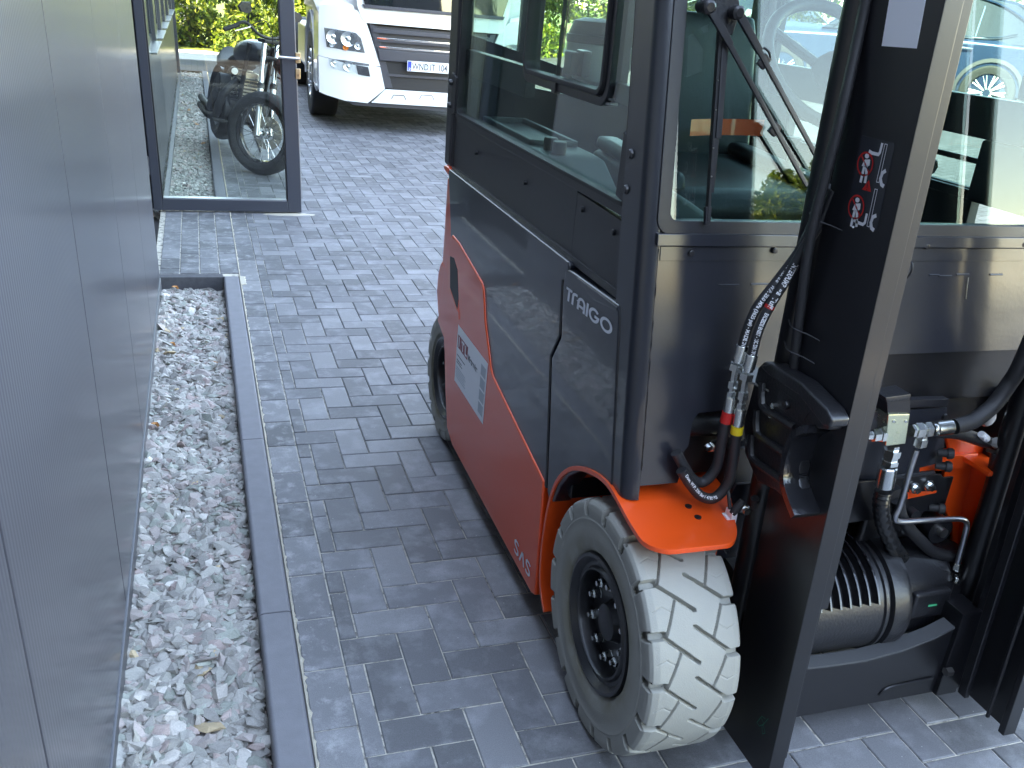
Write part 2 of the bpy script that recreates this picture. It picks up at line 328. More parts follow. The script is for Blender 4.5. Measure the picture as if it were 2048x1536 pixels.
def frames(path):
    n = len(path); fr = []; up = None
    for i in range(n):
        t = (path[min(i + 1, n - 1)] - path[max(i - 1, 0)]).normalized()
        if up is None: up = Vector((0, 0, 1)) if abs(t.z) < .9 else Vector((1, 0, 0))
        up = (up - t * up.dot(t)).normalized(); fr.append((path[i], t, up, t.cross(up)))
    return fr
def tube_bm(bm, path, r, n=12, cap=True):
    fr = frames([Vector(p) for p in path]); rings = []
    for i, (p, t, u, s) in enumerate(fr):
        rr = r[i] if isinstance(r, (list, tuple)) else r
        rings.append([bm.verts.new(p + (u * math.cos(2 * math.pi * k / n) + s * math.sin(2 * math.pi * k / n)) * rr) for k in range(n)])
    for a, b in zip(rings, rings[1:]):
        for k in range(n): bm.faces.new((a[k], a[(k + 1) % n], b[(k + 1) % n], b[k]))
    if cap: bm.faces.new(rings[0][::-1]); bm.faces.new(rings[-1])
def tube(path, r, m, n=12, k=6, smooth=True):
    bm = bmesh.new(); tube_bm(bm, smooth_path(path, k) if smooth else path, r, n); return bm_to(bm, m)
def steps(p0, p1, prof, m, n=16, hexes=()):
    """turned piece along p0->p1: prof = [(t along in metres, radius)]"""
    p0, p1 = Vector(p0), Vector(p1); d = (p1 - p0).normalized(); bm = bmesh.new()
    up = Vector((0, 0, 1)) if abs(d.z) < .9 else Vector((1, 0, 0)); u = (up - d * up.dot(d)).normalized(); s = d.cross(u); rings = []
    for t, r in prof: rings.append([bm.verts.new(p0 + d * t + (u * math.cos(2 * math.pi * k / n) + s * math.sin(2 * math.pi * k / n)) * max(r, 1e-4)) for k in range(n)])
    for a, b in zip(rings, rings[1:]):
        for k in range(n): bm.faces.new((a[k], a[(k + 1) % n], b[(k + 1) % n], b[k]))
    bm.faces.new(rings[0][::-1]); bm.faces.new(rings[-1]); return bm_to(bm, m)
def lathe_x(prof, c, m, n=96, ang=2 * math.pi):
    """prof: (x offset, radius) turned about an axis along X through c=(x,y,z)"""
    k = len(prof); th = np.linspace(0, ang, n, endpoint=False); pr = np.array(prof)
    V = np.stack([np.repeat(c[0] + pr[None, :, 0], n, 0), c[1] + np.cos(th)[:, None] * pr[None, :, 1], c[2] + np.sin(th)[:, None] * pr[None, :, 1]], -1).reshape(-1, 3)
    i = np.arange(n)[:, None]; j = np.arange(k - 1)[None, :]; a = i * k + j; b = ((i + 1) % n) * k + j
    F = np.stack([a, b, b + 1, a + 1], -1).reshape(-1, 4); return npmesh(V, F, m)
def join(meshes, mats=None):
    bm = bmesh.new(); ml = []
    for me in meshes:
        base = len(bm.faces); bm.from_mesh(me); bm.faces.ensure_lookup_table()
        idx = []
        for x in me.materials:
            if x not in ml: ml.append(x)
            idx.append(ml.index(x))
        for f in bm.faces[base:]: f.material_index = idx[f.material_index] if f.material_index < len(idx) else 0
    out = bpy.data.meshes.new('m'); bm.to_mesh(out); bm.free()
    for x in ml: out.materials.append(x)
    return out
def text_mesh(s, size, m, depth=.0004, bold=0.0, shear=0):
    c = bpy.data.curves.new('t', 'FONT'); c.body = s; c.size = size; c.extrude = depth; c.offset = bold * size; c.shear = shear; c.align_x = 'LEFT'
    o = bpy.data.objects.new('t', c); me = bpy.data.meshes.new_from_object(o); bpy.data.objects.remove(o); bpy.data.curves.remove(c)
    me.materials.clear(); me.materials.append(m); return me
def basis(o, ex, ey):
    ex, ey = Vector(ex).normalized(), Vector(ey).normalized(); ez = ex.cross(ey)
    return Matrix(((ex.x, ey.x, ez.x, o[0]), (ex.y, ey.y, ez.y, o[1]), (ex.z, ey.z, ez.z, o[2]), (0, 0, 0, 1)))
def text_on_tube(s, path, r, side, m, size, start, bold=.03, fit=None):
    """lettering printed along a hose; side = direction the print faces"""
    me = text_mesh(s, size, m, .0, bold)
    if fit: me.transform(Matrix.Diagonal((fit / max(v.co.x for v in me.vertices), 1, 1, 1)))
    P = [Vector(p) for p in path]; L = [0]
    for a, b in zip(P, P[1:]): L.append(L[-1] + (b - a).length)
    side = Vector(side)
    for v in me.vertices:
        l = start + v.co.x; i = 0
        while i < len(L) - 2 and L[i + 1] < l: i += 1
        t = (P[i + 1] - P[i]).normalized(); p = P[i] + t * (l - L[i]); u = (side - t * side.dot(t)).normalized(); w = u.cross(t)
        a = (v.co.y - size * .35) / r; v.co = p + (u * math.cos(a) + w * math.sin(a)) * (r + .0005)
    return me
def strokes(segs, w, depth, m):
    """flat lettering built of ribbons: segs = list of polylines in 2-D"""
    bm = bmesh.new()
    for pl, closed in segs:
        n = len(pl); P = [Vector((a, b, 0)) for a, b in pl]; lft, rgt = [], []
        for i in range(n):
            if closed: t1 = (P[i] - P[i - 1]).normalized(); t2 = (P[(i + 1) % n] - P[i]).normalized()
            else: t1 = (P[i] - P[max(i - 1, 0)]) if i else (P[1] - P[0]); t2 = (P[min(i + 1, n - 1)] - P[i]) if i < n - 1 else t1; t1 = t1.normalized(); t2 = t2.normalized()
            tt = (t1 + t2).normalized(); nn = Vector((-tt.y, tt.x, 0)); k = w / 2 / max(.5, nn.dot(Vector((-t1.y, t1.x, 0))))
            lft.append(P[i] + nn * k); rgt.append(P[i] - nn * k)
        A = [bm.verts.new(p + Vector((0, 0, depth))) for p in lft]; B = [bm.verts.new(p + Vector((0, 0, depth))) for p in rgt]
        for i in range(n if closed else n - 1): bm.faces.new((A[i], B[i], B[(i + 1) % n], A[(i + 1) % n]))
    me = bpy.data.meshes.new('m'); bm.to_mesh(me); bm.free(); me.materials.append(m); return me
def arc(cx, cy, r, a0, a1, n=14, ry=None): return [(cx + r * math.cos(R_(a0 + (a1 - a0) * i / n)), cy + (ry or r) * math.sin(R_(a0 + (a1 - a0) * i / n))) for i in range(n + 1)]
def loft(rings, m, closed=True, cap=False):
    bm = bmesh.new(); rs = [[bm.verts.new(p) for p in r] for r in rings]; n = len(rs[0])
    for a, b in zip(rs, rs[1:]):
        for i in range(n if closed else n - 1): bm.faces.new((a[i], a[(i + 1) % n], b[(i + 1) % n], b[i]))
    if cap: bm.faces.new(rs[0][::-1]); bm.faces.new(rs[-1])
    return bm_to(bm, m)
def thick(me, t):
    """gives a sheet mesh a thickness of t against its normals"""
    bm = bmesh.new(); bm.from_mesh(me); bmesh.ops.recalc_face_normals(bm, faces=bm.faces)
    bmesh.ops.solidify(bm, geom=bm.faces[:], thickness=t); out = bpy.data.meshes.new('m'); bm.to_mesh(out); bm.free()
    for x in me.materials: out.materials.append(x)
    return out

# ================================================================== THE SETTING
C0 = -.047                                           # where the cut strip meets the edge course
def in_view(x, y, z=0):
    d = Vector((x, y, z)) - CAM_C; w = fwd.dot(d)
    if w < .1: return None
    return (CAM_F * right.dot(d) / w + 1024, CAM_F * down.dot(d) / w + 768, w)
# --- ground sheets
def rise(x): t = min(1, max(0, (x - 3.6) / 5.5)); return .57 * t * t * (3 - 2 * t)
xs = [-.15, 1, 2, 3, 3.6, 4.2, 5, 6, 7, 8, 9.1, 12, 20, 40, 120, 260]; ys = [-260, -90, -40, -25, -12, -4, 2, 8, 14.2, 17, 20, 30, 60, 140, 300]
V = [(x, y, rise(x) - .0032) for y in ys for x in xs]; nx = len(xs)
F = [(j * nx + i, j * nx + i + 1, (j + 1) * nx + i + 1, (j + 1) * nx + i) for j in range(len(ys) - 1) for i in range(nx - 1)]
me = npmesh(V, F, M['joint']); me.materials.append(M['far_paving']); me.materials.append(M['grass_soil'])
for f in me.polygons:
    c = f.center
    f.material_index = 0 if (c.x < 3.5 and -4 < c.y < 14.2) else (2 if (c.y > 20 or c.x > 40 or c.y < -40) else 1)
paving = link('paving', me, None, kind='structure', label='dark grey herringbone paving of concrete blocks beside the building', smooth=0)
me = npmesh([(-.60, 2.88, -.0032), (-.15, 2.88, -.0032), (-.15, 4.45, -.0032), (-.60, 4.45, -.0032)], [(0, 1, 2, 3)], M['joint']); link('doorway_ground', me, None, kind='structure', smooth=0)
me = npmesh([(-260, -260, -.14), (-.14, -260, -.14), (-.14, 300, -.14), (-260, 300, -.14)], [(0, 1, 2, 3)], M['soil']); link('bed_ground', me, None, kind='structure', smooth=0)
me = npmesh([(-20, 14.4, -.003), (-.15, 14.4, -.003), (-.15, 16.4, -.003), (-20, 16.4, -.003)], [(0, 1, 2, 3)], M['far_paving']); link('rear_ground', me, None, kind='structure', smooth=0)
link('path', box(-20, 9, 16.4, 18.7, -.12, .012, M['concrete'], .0), None, kind='structure')
link('verge', box(-20, 60, 18.7, 26, -.1, .03, M['grass_soil'], 0), None, kind='structure')

# --- pavers
def paver_geo(x0, x1, y0, y1, rs, ch=.0028, h=.05):
    """block with chamfered arris, slightly out of level, local z=0 at its nominal top"""
    g = .0019; x0 += g; x1 -= g; y0 += g; y1 -= g
    dz = rs.uniform(-.0009, .0008); tx = rs.uniform(-.006, .006); ty = rs.uniform(-.004, .004); cx, cy = (x0 + x1) / 2, (y0 + y1) / 2
    j = lambda: rs.uniform(-.0008, .0008)
    c = min(ch, (x1 - x0) * .2, (y1 - y0) * .2)
    o = [(x0 + j(), y0 + j()), (x1 + j(), y0 + j()), (x1 + j(), y1 + j()), (x0 + j(), y1 + j())]
    q = [(o[0][0] + c, o[0][1] + c), (o[1][0] - c, o[1][1] + c), (o[2][0] - c, o[2][1] - c), (o[3][0] + c, o[3][1] - c)]
    zf = lambda x, y: dz + (x - cx) * tx + (y - cy) * ty
    v = [(x, y, zf(x, y)) for x, y in q] + [(x, y, zf(x, y) - c * .75) for x, y in o] + [(x, y, -h) for x, y in o]
    f = [(0, 1, 2, 3)] + [(a + 4, (a + 1) % 4 + 4, (a + 1) % 4, a) for a in range(4)] + [(a + 8, (a + 1) % 4 + 8, (a + 1) % 4 + 4, a + 4) for a in range(4)]
    return v, f
cells = []                                           # (x0, x1, y0, y1)
for i in range(-2, 36):
    for j in range(-34, 142):
        k = (i - j) % 4
        if k == 3: c = (i * .1, i * .1 + .2, j * .1, j * .1 + .1)
        elif k == 2: c = (i * .1, i * .1 + .1, j * .1, j * .1 + .2)
        else: continue
        x0 = max(c[0], C0)
        if c[1] - x0 > .01: cells.append((x0, c[1], c[2], c[3]))
y = -3.402
while y < 14.1: cells.append((C0 - .1, C0, y, y + .2)); y += .2       # stretcher course along the kerb
for c in range(4):                                   # stretcher columns in front of the doorway
    x0 = C0 - .1 - .105 * (c + 1); y = 2.93 - (.1 if c % 2 else 0)
    while y < 4.4:
        a, b = max(y, 2.93), min(y + .2, 4.42)
        if b - a > .03: cells.append((x0, x0 + .103, a, b))
        y += .2
score = []
for n, (a, b, c, d) in enumerate(cells):
    cx, cy = (a + b) / 2, (c + d) / 2; p = in_view(cx, cy)
    s = -1
    if p and -40 < p[0] < 2090 and -40 < p[1] < 1580:
        hid = (.56 < cx < 1.75 and cy > -.72) or (cx > .5 and cy > 0 and cx < .5 + (cy + 1.5) * .42 and cx > .62) or (cx < .52 + .12 * 0 and cx > .47 and -.9 < cy < -.5)
        if not hid: s = (b - a) * (d - c) / p[2] ** 3
    score.append((s, n))
score.sort(reverse=True); chosen = set(n for s, n in score[:290] if s > 0)
shapes = {}
def paver_shape(w, d, rs):
    k = (round(w, 3), round(d, 3), rs.randint(0, 5))
    if k not in shapes:
        v, f = paver_geo(-w / 2, w / 2, -d / 2, d / 2, rs); me = bpy.data.meshes.new('paver'); me.from_pydata(v, [], f); me.materials.append(M['paver_one']); shapes[k] = me
    return shapes[k]
VV, FF, TT = [], [], []; nv = 0
for n, (a, b, c, d) in enumerate(cells):
    if n in chosen:
        o = bpy.data.objects.new('paver', paver_shape(b - a, d - c, rnd)); COL.objects.link(o); o.parent = paving
        o.location = Vector(((a + b) / 2, (c + d) / 2, 0)) - Vector(paving['_w'])
    else:
        v, f = paver_geo(a, b, c, d, rnd, .0018 if c > 2 else .0028); VV += v; FF += [tuple(q + nv for q in x) for x in f]; TT += [rnd.random()] * len(f); nv += len(v)
link('paver_field', npmesh(VV, FF, M['paver_many'], {'tone': TT}), paving, kind='stuff', smooth=0)

# --- kerb: one-metre stones with a rounded arris, and the stone that closes the bed at the doorway
kerb = root('kerb', (-.19, 0, 0), 'grey concrete kerb edging the gravel bed along the building', 'kerb'); kerb['kind'] = 'structure'; del kerb['category']
def kerb_stone(y0, y1, x0=-.236, x1=-.152, z=.002):
    sec = [(x0, -.2), (x0, z - .012)] + [(x0 + .012 * (1 - math.cos(a)), z - .012 + .012 * math.sin(a)) for a in (R_(30), R_(60), R_(90))] + [(x1 - .012 * (1 - math.sin(a)), z - .012 + .012 * math.cos(a)) for a in (0, R_(30), R_(60), R_(90))] + [(x1, -.2)]
    return prism([(a, y0 + .0015, b) for a, b in sec], (0, y1 - y0 - .003, 0), M['kerb'], .0015, 1)
ky = [-4.16, -3.16, -2.16, -1.16, -.16, .86, 1.9, 2.87]
for a, b in zip(ky, ky[1:]): link('kerb_stone', kerb_stone(a, b, z=.002 + rnd.uniform(-.001, .003)), kerb)
for a in range(10): link('kerb_stone', kerb_stone(4.45 + a, 5.45 + a), kerb)
link('end_stone', box(-.57, -.237, 2.862, 2.925, -.2, .0, M['kerb_face'], .006), kerb)
link('end_stone', box(-.60, -.237, 4.45, 4.50, -.2, .0, M['kerb_face'], .006), kerb)
# ragged line of jointing sand between kerb and edge course
bm = bmesh.new(); prev = None; y = -3.5
while y < 14:
    w = .0045 + .006 * max(0, NR.normal(.2, .6)); zz = .0015 + .0015 * NR.rand(); x0 = -.1525
    if 2.72 < y < 2.86: w = .03 + .01 * NR.rand()
    cur = [bm.verts.new((x0, y, -.004)), bm.verts.new((x0 + .0015, y, zz)), bm.verts.new((x0 + w * .8, y, zz + .0006)), bm.verts.new((x0 + w + .003, y, -.006))]
    if prev:
        for a in range(3): bm.faces.new((prev[a], prev[a + 1], cur[a + 1], cur[a]))
    prev = cur; y += .008 + .012 * NR.rand()
link('joint_sand', bm_to(bm, M['sand']), None, kind='stuff', label='pale ragged line of sand swept against the kerb')
bm = bmesh.new()
c = bm.verts.new((.28, 4.36, .007)); ring = [bm.verts.new((.25 + (.17 + .04 * NR.rand()) * math.cos(a), 4.37 + (.045 + .015 * NR.rand()) * math.sin(a), -.001)) for a in np.linspace(0, 2 * math.pi, 22, endpoint=False)]
for a in range(22): bm.faces.new((c, ring[a], ring[(a + 1) % 22]))
link('mortar_smear', bm_to(bm, M['sand']), None, kind='stuff')

# --- gravel: angular chips heaped in the bed
def chips(n, x0, x1, y0, y1, smin, smax, zb, zfun, seed, lowpoly=False):
    R = np.random.RandomState(seed); t = (1 + 5 ** .5) / 2
    if lowpoly:
        B = np.array([(-1, -1, -1), (1, -1, -1), (1, 1, -1), (-1, 1, -1), (-.7, -.6, 1), (.6, -.7, 1), (.7, .6, 1), (-.6, .7, 1)], float)
        FA = np.array([(0, 2, 1), (0, 3, 2), (4, 5, 6), (4, 6, 7), (0, 1, 5), (0, 5, 4), (1, 2, 6), (1, 6, 5), (2, 3, 7), (2, 7, 6), (3, 0, 4), (3, 4, 7)])
    else:
        B = np.array([(-1, -1, -.9), (1, -1, -.9), (1.1, .9, -.9), (-1, 1, -.9), (-.75, -.6, 1), (.6, -.85, .9), (.8, .6, 1), (-.6, .8, .9), (0, -1.35, .1), (1.4, 0, .05), (0, 1.35, -.1), (-1.35, .1, 0)], float)
        FA = np.array([(0, 2, 1), (0, 3, 2), (4, 5, 6), (4, 6, 7), (0, 1, 8), (1, 5, 8), (5, 4, 8), (4, 0, 8), (1, 2, 9), (2, 6, 9), (6, 5, 9), (5, 1, 9), (2, 3, 10), (3, 7, 10), (7, 6, 10), (6, 2, 10), (3, 0, 11), (0, 4, 11), (4, 7, 11), (7, 3, 11)])
    nb = len(B); P = np.repeat(B[None], n, 0) * (1 + R.uniform(-.38, .30, (n, nb, 3)))
    s = smin + (smax - smin) * R.beta(1.3, 2.6, n); sc = np.stack([s * R.uniform(.8, 1.5, n), s * R.uniform(.55, 1, n), s * R.uniform(.22, .55, n)], 1); P *= sc[:, None, :]
    az = R.uniform(0, 2 * np.pi, n); tx = R.normal(0, .42, n); ty = R.normal(0, .42, n)
    def rot(P, a, i, j):
        c, q = np.cos(a)[:, None], np.sin(a)[:, None]; A = P[..., i] * c - P[..., j] * q; Bq = P[..., i] * q + P[..., j] * c; P = P.copy(); P[..., i] = A; P[..., j] = Bq; return P
    P = rot(P, az, 0, 1); P = rot(P, tx, 1, 2); P = rot(P, ty, 0, 2)
    X = R.uniform(x0, x1, n); Y = R.uniform(y0, y1, n); Z = np.array([zfun(a, b) for a, b in zip(X, Y)]) + R.uniform(-zb, 0, n)
    C = np.stack([X, Y, Z], 1); P += C[:, None, :]
    P[..., 0] = np.clip(P[..., 0], x0 - .004, x1 + .004)
    F = (FA[None] + (np.arange(n) * nb)[:, None, None]).reshape(-1, 3)
    base = np.array([(.40, .40, .385), (.44, .45, .43), (.34, .34, .33), (.46, .42, .41), (.37, .41, .38), (.50, .49, .47), (.43, .36, .35), (.52, .42, .28), (.55, .30, .16), (.62, .62, .6)])
    w = np.array([.22, .2, .17, .13, .10, .09, .06, .006, .002, .03]); w /= w.sum()
    col = base[R.choice(len(base), n, p=w)] * R.uniform(.70, 1.2, (n, 1)) * np.array([1.05, .99, .935]); col = np.repeat(col, len(FA), 0) * R.uniform(.93, 1.07, (n * len(FA), 1))
    return P.reshape(-1, 3), F, col
def bedz(x, y):
    e = max(0, (y - 2.55)) * .10; return -.045 - e + .012 * math.sin(x * 17 + y * 5) * math.sin(y * 9) - .012 * max(0, (x + .30)) / .07
parts = [chips(14500, -.575, -.24, -1.35, 2.86, .007, .0265, .028, bedz, 3), chips(1500, -.575, -.24, -3.2, -1.35, .011, .03, .02, bedz, 4), chips(6500, -.66, -.24, 4.5, 8.5, .011, .03, .02, lambda x, y: -.04, 5, True), chips(5000, -.8, -.24, 8.5, 15, .016, .04, .02, lambda x, y: -.04, 6, True)]
vs, fs, cs, o = [], [], [], 0
for v, f, c in parts: vs.append(v); fs.append(f + o); cs.append(c); o += len(v)
link('gravel', npmesh(np.concatenate(vs), np.concatenate(fs), M['stone'], {'tint': np.concatenate(cs)}), None, kind='stuff', label='pale grey angular gravel chips filling the bed between wall and kerb', smooth=0)
# base under the chips so no dark soil shows through
link('gravel_base', npmesh([(-.9, -4, -.085), (-.236, -4, -.085), (-.236, 15, -.085), (-.9, 15, -.085)], [(0, 1, 2, 3)], M['stone'], {'tint': [(.16, .155, .15)]}), None, kind='stuff', smooth=0)
for (x, y), s, lab in (((470, 577), .02, 'curled orange dry leaf at the far end of the gravel by the end stone'), ((345, 690), .013, 'small orange dry leaf on the gravel close to the wall'), ((310, 852), .016, 'broad tan dry leaf on the gravel against the wall trim')):
    p = AZ(x - (120 if x == 470 else 0), y, -.03); bm = bmesh.new(); k = 7
    mid = [bm.verts.new((p.x + s * (a / k * 2 - 1), p.y, p.z + .004 + .008 * math.sin(a * .8))) for a in range(k + 1)]
    up = [bm.verts.new((p.x + s * (a / k * 2 - 1), p.y + s * .6 * math.sin(math.pi * a / k) * (1 + .3 * (a % 2)), p.z + .012)) for a in range(1, k)]
    dn = [bm.verts.new((p.x + s * (a / k * 2 - 1), p.y - s * .6 * math.sin(math.pi * a / k) * (1 + .3 * (a % 2)), p.z + .012)) for a in range(1, k)]
    for q in (up, dn):
        bm.faces.new((mid[0], mid[1], q[0])); bm.faces.new((mid[k - 1], mid[k], q[-1]))
        for a in range(1, k - 1): bm.faces.new((mid[a], mid[a + 1], q[a], q[a - 1]))
    link('dry_leaf', bm_to(bm, M['dry_leaf']), None, label=lab, cat='leaf', group='dry leaves lying on the gravel')

# ================================================================== THE BUILDING (its walls stand 2 degrees off the square of the drained paving)
TILT = -.036; WX = -.562
def tiltm(me):
    for v in me.vertices: v.co.x += TILT * (v.co.z + .0)
    return me
bld = root('office_building', (WX - .1, 2, 0), 'anthracite metal clad office building with a glazed door standing open', 'building')
BH = 5.6
seams = [-6.1, -5.1, -4.1, -3.1, -2.1, -1.06, -.06, .9, 1.85, 2.845]
for a, b in zip(seams, seams[1:]): link('wall_panel', tiltm(box(WX - .06, WX, a + .004, b - .004, .012, BH, M['clad'], .003, 2)), bld)
for y in seams[1:-1]: link('joint_seal', tiltm(box(WX - .055, WX - .006, y - .0038, y + .0038, .014, BH - .01, M['black'], 0)), bld)
seams2 = [4.47, 5.4, 7.0, 8.6, 10.2, 11.8, 13.9]
wins = []
for i, (a, b) in enumerate(zip(seams2, seams2[1:])):
    xw = WX - .045
    if i in (0,): link('wall_panel', tiltm(box(xw - .06, xw, a + .004, b - .004, .012, BH, M['clad'], .003)), bld); continue
    link('wall_panel', tiltm(box(xw - .06, xw, a + .0025, b - .0025, .012, .93, M['clad'], .003)), bld)
    link('wall_panel', tiltm(box(xw - .06, xw, a + .0025, b - .0025, 2.2, BH, M['clad'], .003)), bld)
    link('wall_panel', tiltm(box(xw - .06, xw, b - .42, b - .0025, .93, 2.2, M['clad'], .003)), bld)
    w = link('window', tiltm(join([box(xw - .09, xw - .03, a + .0, a + .06, .95, 2.2, M['alu_frame'], .003), box(xw - .09, xw - .03, b - .48, b - .42, .95, 2.2, M['alu_frame'], .003), box(xw - .09, xw - .03, a + .06, b - .48, .95, 1.01, M['alu_frame'], .003), box(xw - .09, xw - .03, a + .06, b - .48, 2.14, 2.2, M['alu_frame'], .003)])), bld)
    link('pane', tiltm(box(xw - .07, xw - .06, a + .06, b - .48, 1.01, 2.14, M['glass_door'], 0)), w)
    link('sill', tiltm(box(xw - .05, xw + .045, a - .02, b - .4, .935, .95, M['trim'], .004)), w)
for a, b in ((-6.1, 2.845), (4.47, 13.9)):
    link('base_trim', tiltm(join([box(WX - .03, WX + .004, a, b, -.075, .004, M['dull_alu'], .002)])), bld)
link('roof', tiltm(box(-9, WX + .03, -6.15, 13.95, BH, BH + .16, M['clad'], .01)), bld)
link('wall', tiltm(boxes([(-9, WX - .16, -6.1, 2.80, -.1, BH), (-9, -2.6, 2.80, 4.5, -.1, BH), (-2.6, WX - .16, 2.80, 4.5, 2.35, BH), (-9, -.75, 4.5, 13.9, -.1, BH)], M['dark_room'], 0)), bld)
link('wall_panel', tiltm(box(WX - .06, WX, 2.85, 4.465, 2.35, BH, M['clad'], .003)), bld)
link('wall_panel', tiltm(box(-9, WX - .002, 13.9, 13.95, 0, BH, M['clad'], .003)), bld)
for q in ((WX - .16, WX - .062, 2.80, 2.845, 0, 2.35), (WX - .16, WX - .06, 4.466, 4.5, 0, 2.35)): link('reveal', tiltm(boxes([q], M['alu_frame'], .003)), bld)
# the door leaf, hinged at the far jamb and opened square to the wall
DY = 4.38
ctr = lambda me: tiltm(me)
door = link('door', ctr(join([box(-.640, -.585, DY, DY + .07, .012, 2.3, M['alu_frame'], .004), box(.250, .342, DY, DY + .07, .012, 2.3, M['alu_frame'], .004),
    box(-.585, .250, DY, DY + .07, .012, .088, M['alu_frame'], .004), box(-.585, .250, DY, DY + .07, 2.21, 2.3, M['alu_frame'], .004)])), bld, label='dark grey framed glass door standing open')
link('glazing_bead', ctr(join([box(-.585, -.575, DY + .006, DY + .064, .088, 2.21, M['black'], .001), box(.243, .250, DY + .006, DY + .064, .088, 2.21, M['black'], .001), box(-.575, .243, DY + .004, DY + .066, .088, .097, M['trim'], .001)])), door)
link('pane', ctr(box(-.576, .244, DY + .028, DY + .04, .095, 2.205, M['glass_door'], 0)), door)
link('frame_edge', ctr(box(.3425, .3475, DY + .008, DY + .062, .1, 2.29, M['trim'], .001)), door)
hz = 1.055; hx = .318
link('handle', join([steps((hx, DY - .01, hz), (hx, DY, hz), [(0, .001), (0, .016), (.009, .017), (.01, .017)], M['brass'], 20),
    tube([(hx, DY - .005, hz), (hx, DY - .045, hz), (hx - .012, DY - .055, hz), (hx - .05, DY - .056, hz), (hx - .13, DY - .056, hz + .002)], .0095, M['steel'], 12, 5), box(hx - .0165, hx + .0165, DY - .008, DY, hz - .033, hz + .033, M['brass'], .014, 4)]).copy(), door)
link('lock_plate', join([box(hx - .0165, hx + .0165, DY - .008, DY, hz - .135, hz - .068, M['brass'], .014, 4), steps((hx, DY - .013, hz - .095), (hx, DY, hz - .095), [(0, .0085), (.013, .0085)], M['brass'], 16), box(hx - .0025, hx + .0025, DY - .012, DY, hz - .118, hz - .1, M['black'], .001)]), door)
link('hinge', ctr(join([steps((-.652, DY + .0, .25), (-.652, DY + .0, .37), [(0, .011), (.12, .011)], M['alu_frame'], 12), steps((-.66, DY + .0, 1.9), (-.66, DY + .0, 2.02), [(0, .011), (.12, .011)], M['alu_frame'], 12)])), door)

# a wing of the building behind the camera: it is what the left of the windscreen mirrors
wing = root('rear_wing', (1, -14, 0), 'dark clad building wing across the yard facing the forklift', 'building')
for i in range(8): link('wall_panel', box(-6 + 1.52 * i + .004, -6 + 1.52 * (i + 1) - .004, -12.06, -12, 0, 5.2, M['alu_frame'], .004), wing)
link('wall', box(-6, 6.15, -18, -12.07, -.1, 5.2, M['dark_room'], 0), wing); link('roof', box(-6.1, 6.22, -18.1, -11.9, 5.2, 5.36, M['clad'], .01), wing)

# ================================================================== FOLIAGE
def leaves(centres, spread, n, size, seed, cols, w=None, flat=(1, 1, 1), up=.4):
    R = np.random.RandomState(seed); centres = np.array(centres, float); idx = R.choice(len(centres), n, p=w)
    d = R.normal(0, 1, (n, 3)); d /= np.linalg.norm(d, axis=1)[:, None]; rad = R.uniform(.25, 1, n) ** .45
    C = centres[idx, :3] + d * rad[:, None] * (centres[idx, 3] if centres.shape[1] > 3 else spread)[:, None] * np.array(flat)
    a = R.normal(0, 1, (n, 3)); a /= np.linalg.norm(a, axis=1)[:, None]; nn = d * .6 + R.normal(0, .6, (n, 3)) + np.array([0, 0, up]); b = np.cross(nn, a); b /= np.linalg.norm(b, axis=1)[:, None]
    s = size * R.uniform(.5, 1.25, n)[:, None]; a = a * s; b = b * s * .55; cu = np.cross(a, b); cu = cu / np.linalg.norm(cu, axis=1)[:, None] * s * .18
    V = np.stack([C - a, C - a * .1 - b - cu * 0, C + a, C - a * .1 + b], 1) + 0; V[:, 1] += cu; V[:, 3] += cu
    F = np.arange(n * 4).reshape(n, 4); col = np.array(cols)[R.choice(len(cols), n)] * R.uniform(.7, 1.25, (n, 1)) * (.55 + .45 * 1)
    F3 = np.concatenate([F[:, [0, 1, 2]], F[:, [0, 2, 3]]]); col = np.concatenate([col, col])
    return npmesh(V.reshape(-1, 3), F3, M['leaf'], {'tint': col})
GR = [(.16, .24, .022), (.22, .30, .03), (.10, .17, .02), (.30, .34, .045), (.07, .12, .018)]
def hedge(name, x0, y0, x1, y1, h, depth, n, seed, label, leaf=.06, base=0):
    R = np.random.RandomState(seed); L = math.hypot(x1 - x0, y1 - y0); k = int(L * 8 * h / 2); cs = []
    for _ in range(k * 2):
        t = R.rand(); z = base + R.uniform(.0, 1) ** 1.25 * h; o = R.uniform(-depth, depth) * .5 * (1 - .3 * z / h); cs.append((x0 + (x1 - x0) * t - (y1 - y0) / L * o, y0 + (y1 - y0) * t + (x1 - x0) / L * o, z, R.uniform(.18, .55)))
    r = root(name, ((x0 + x1) / 2, (y0 + y1) / 2, base), label, 'hedge')
    link('foliage', leaves(cs, None, n, leaf, seed, GR), r, kind='stuff', smooth=0)
    bm = bmesh.new()
    for _ in range(int(L * 2)):
        t = R.rand(); p = Vector((x0 + (x1 - x0) * t, y0 + (y1 - y0) * t, base)); path = [p]
        for q in range(4): path.append(path[-1] + Vector((R.uniform(-.15, .15), R.uniform(-.15, .15), h / 4.5)))
        tube_bm(bm, path, [.03, .025, .018, .012, .006], 5)
    link('stem', bm_to(bm, M['bark']), r, kind='stuff')
hedge('hedge', -4, 19.3, 3.2, 19.3, 2.8, 1.5, 90000, 21, 'sunlit green hedge seen through the glass door beyond the pale path', .062)
hedge('hedge', 3.4, 20.0, 10.4, 18.2, 4.4, 1.7, 60000, 22, 'tall yellow green hedge behind the white truck', .06)
hedge('hedge', 10.2, 17.8, 16.5, 15.0, 4.6, 2, 36000, 23, 'bushy hedge seen through the windscreen above the steering wheel', .075, .55)
hedge('hedge', 15.5, 14.6, 21, 9.0, 5.0, 2.0, 34000, 24, 'leafy hedge with bright shoots behind the dark blue car', .085, .57)
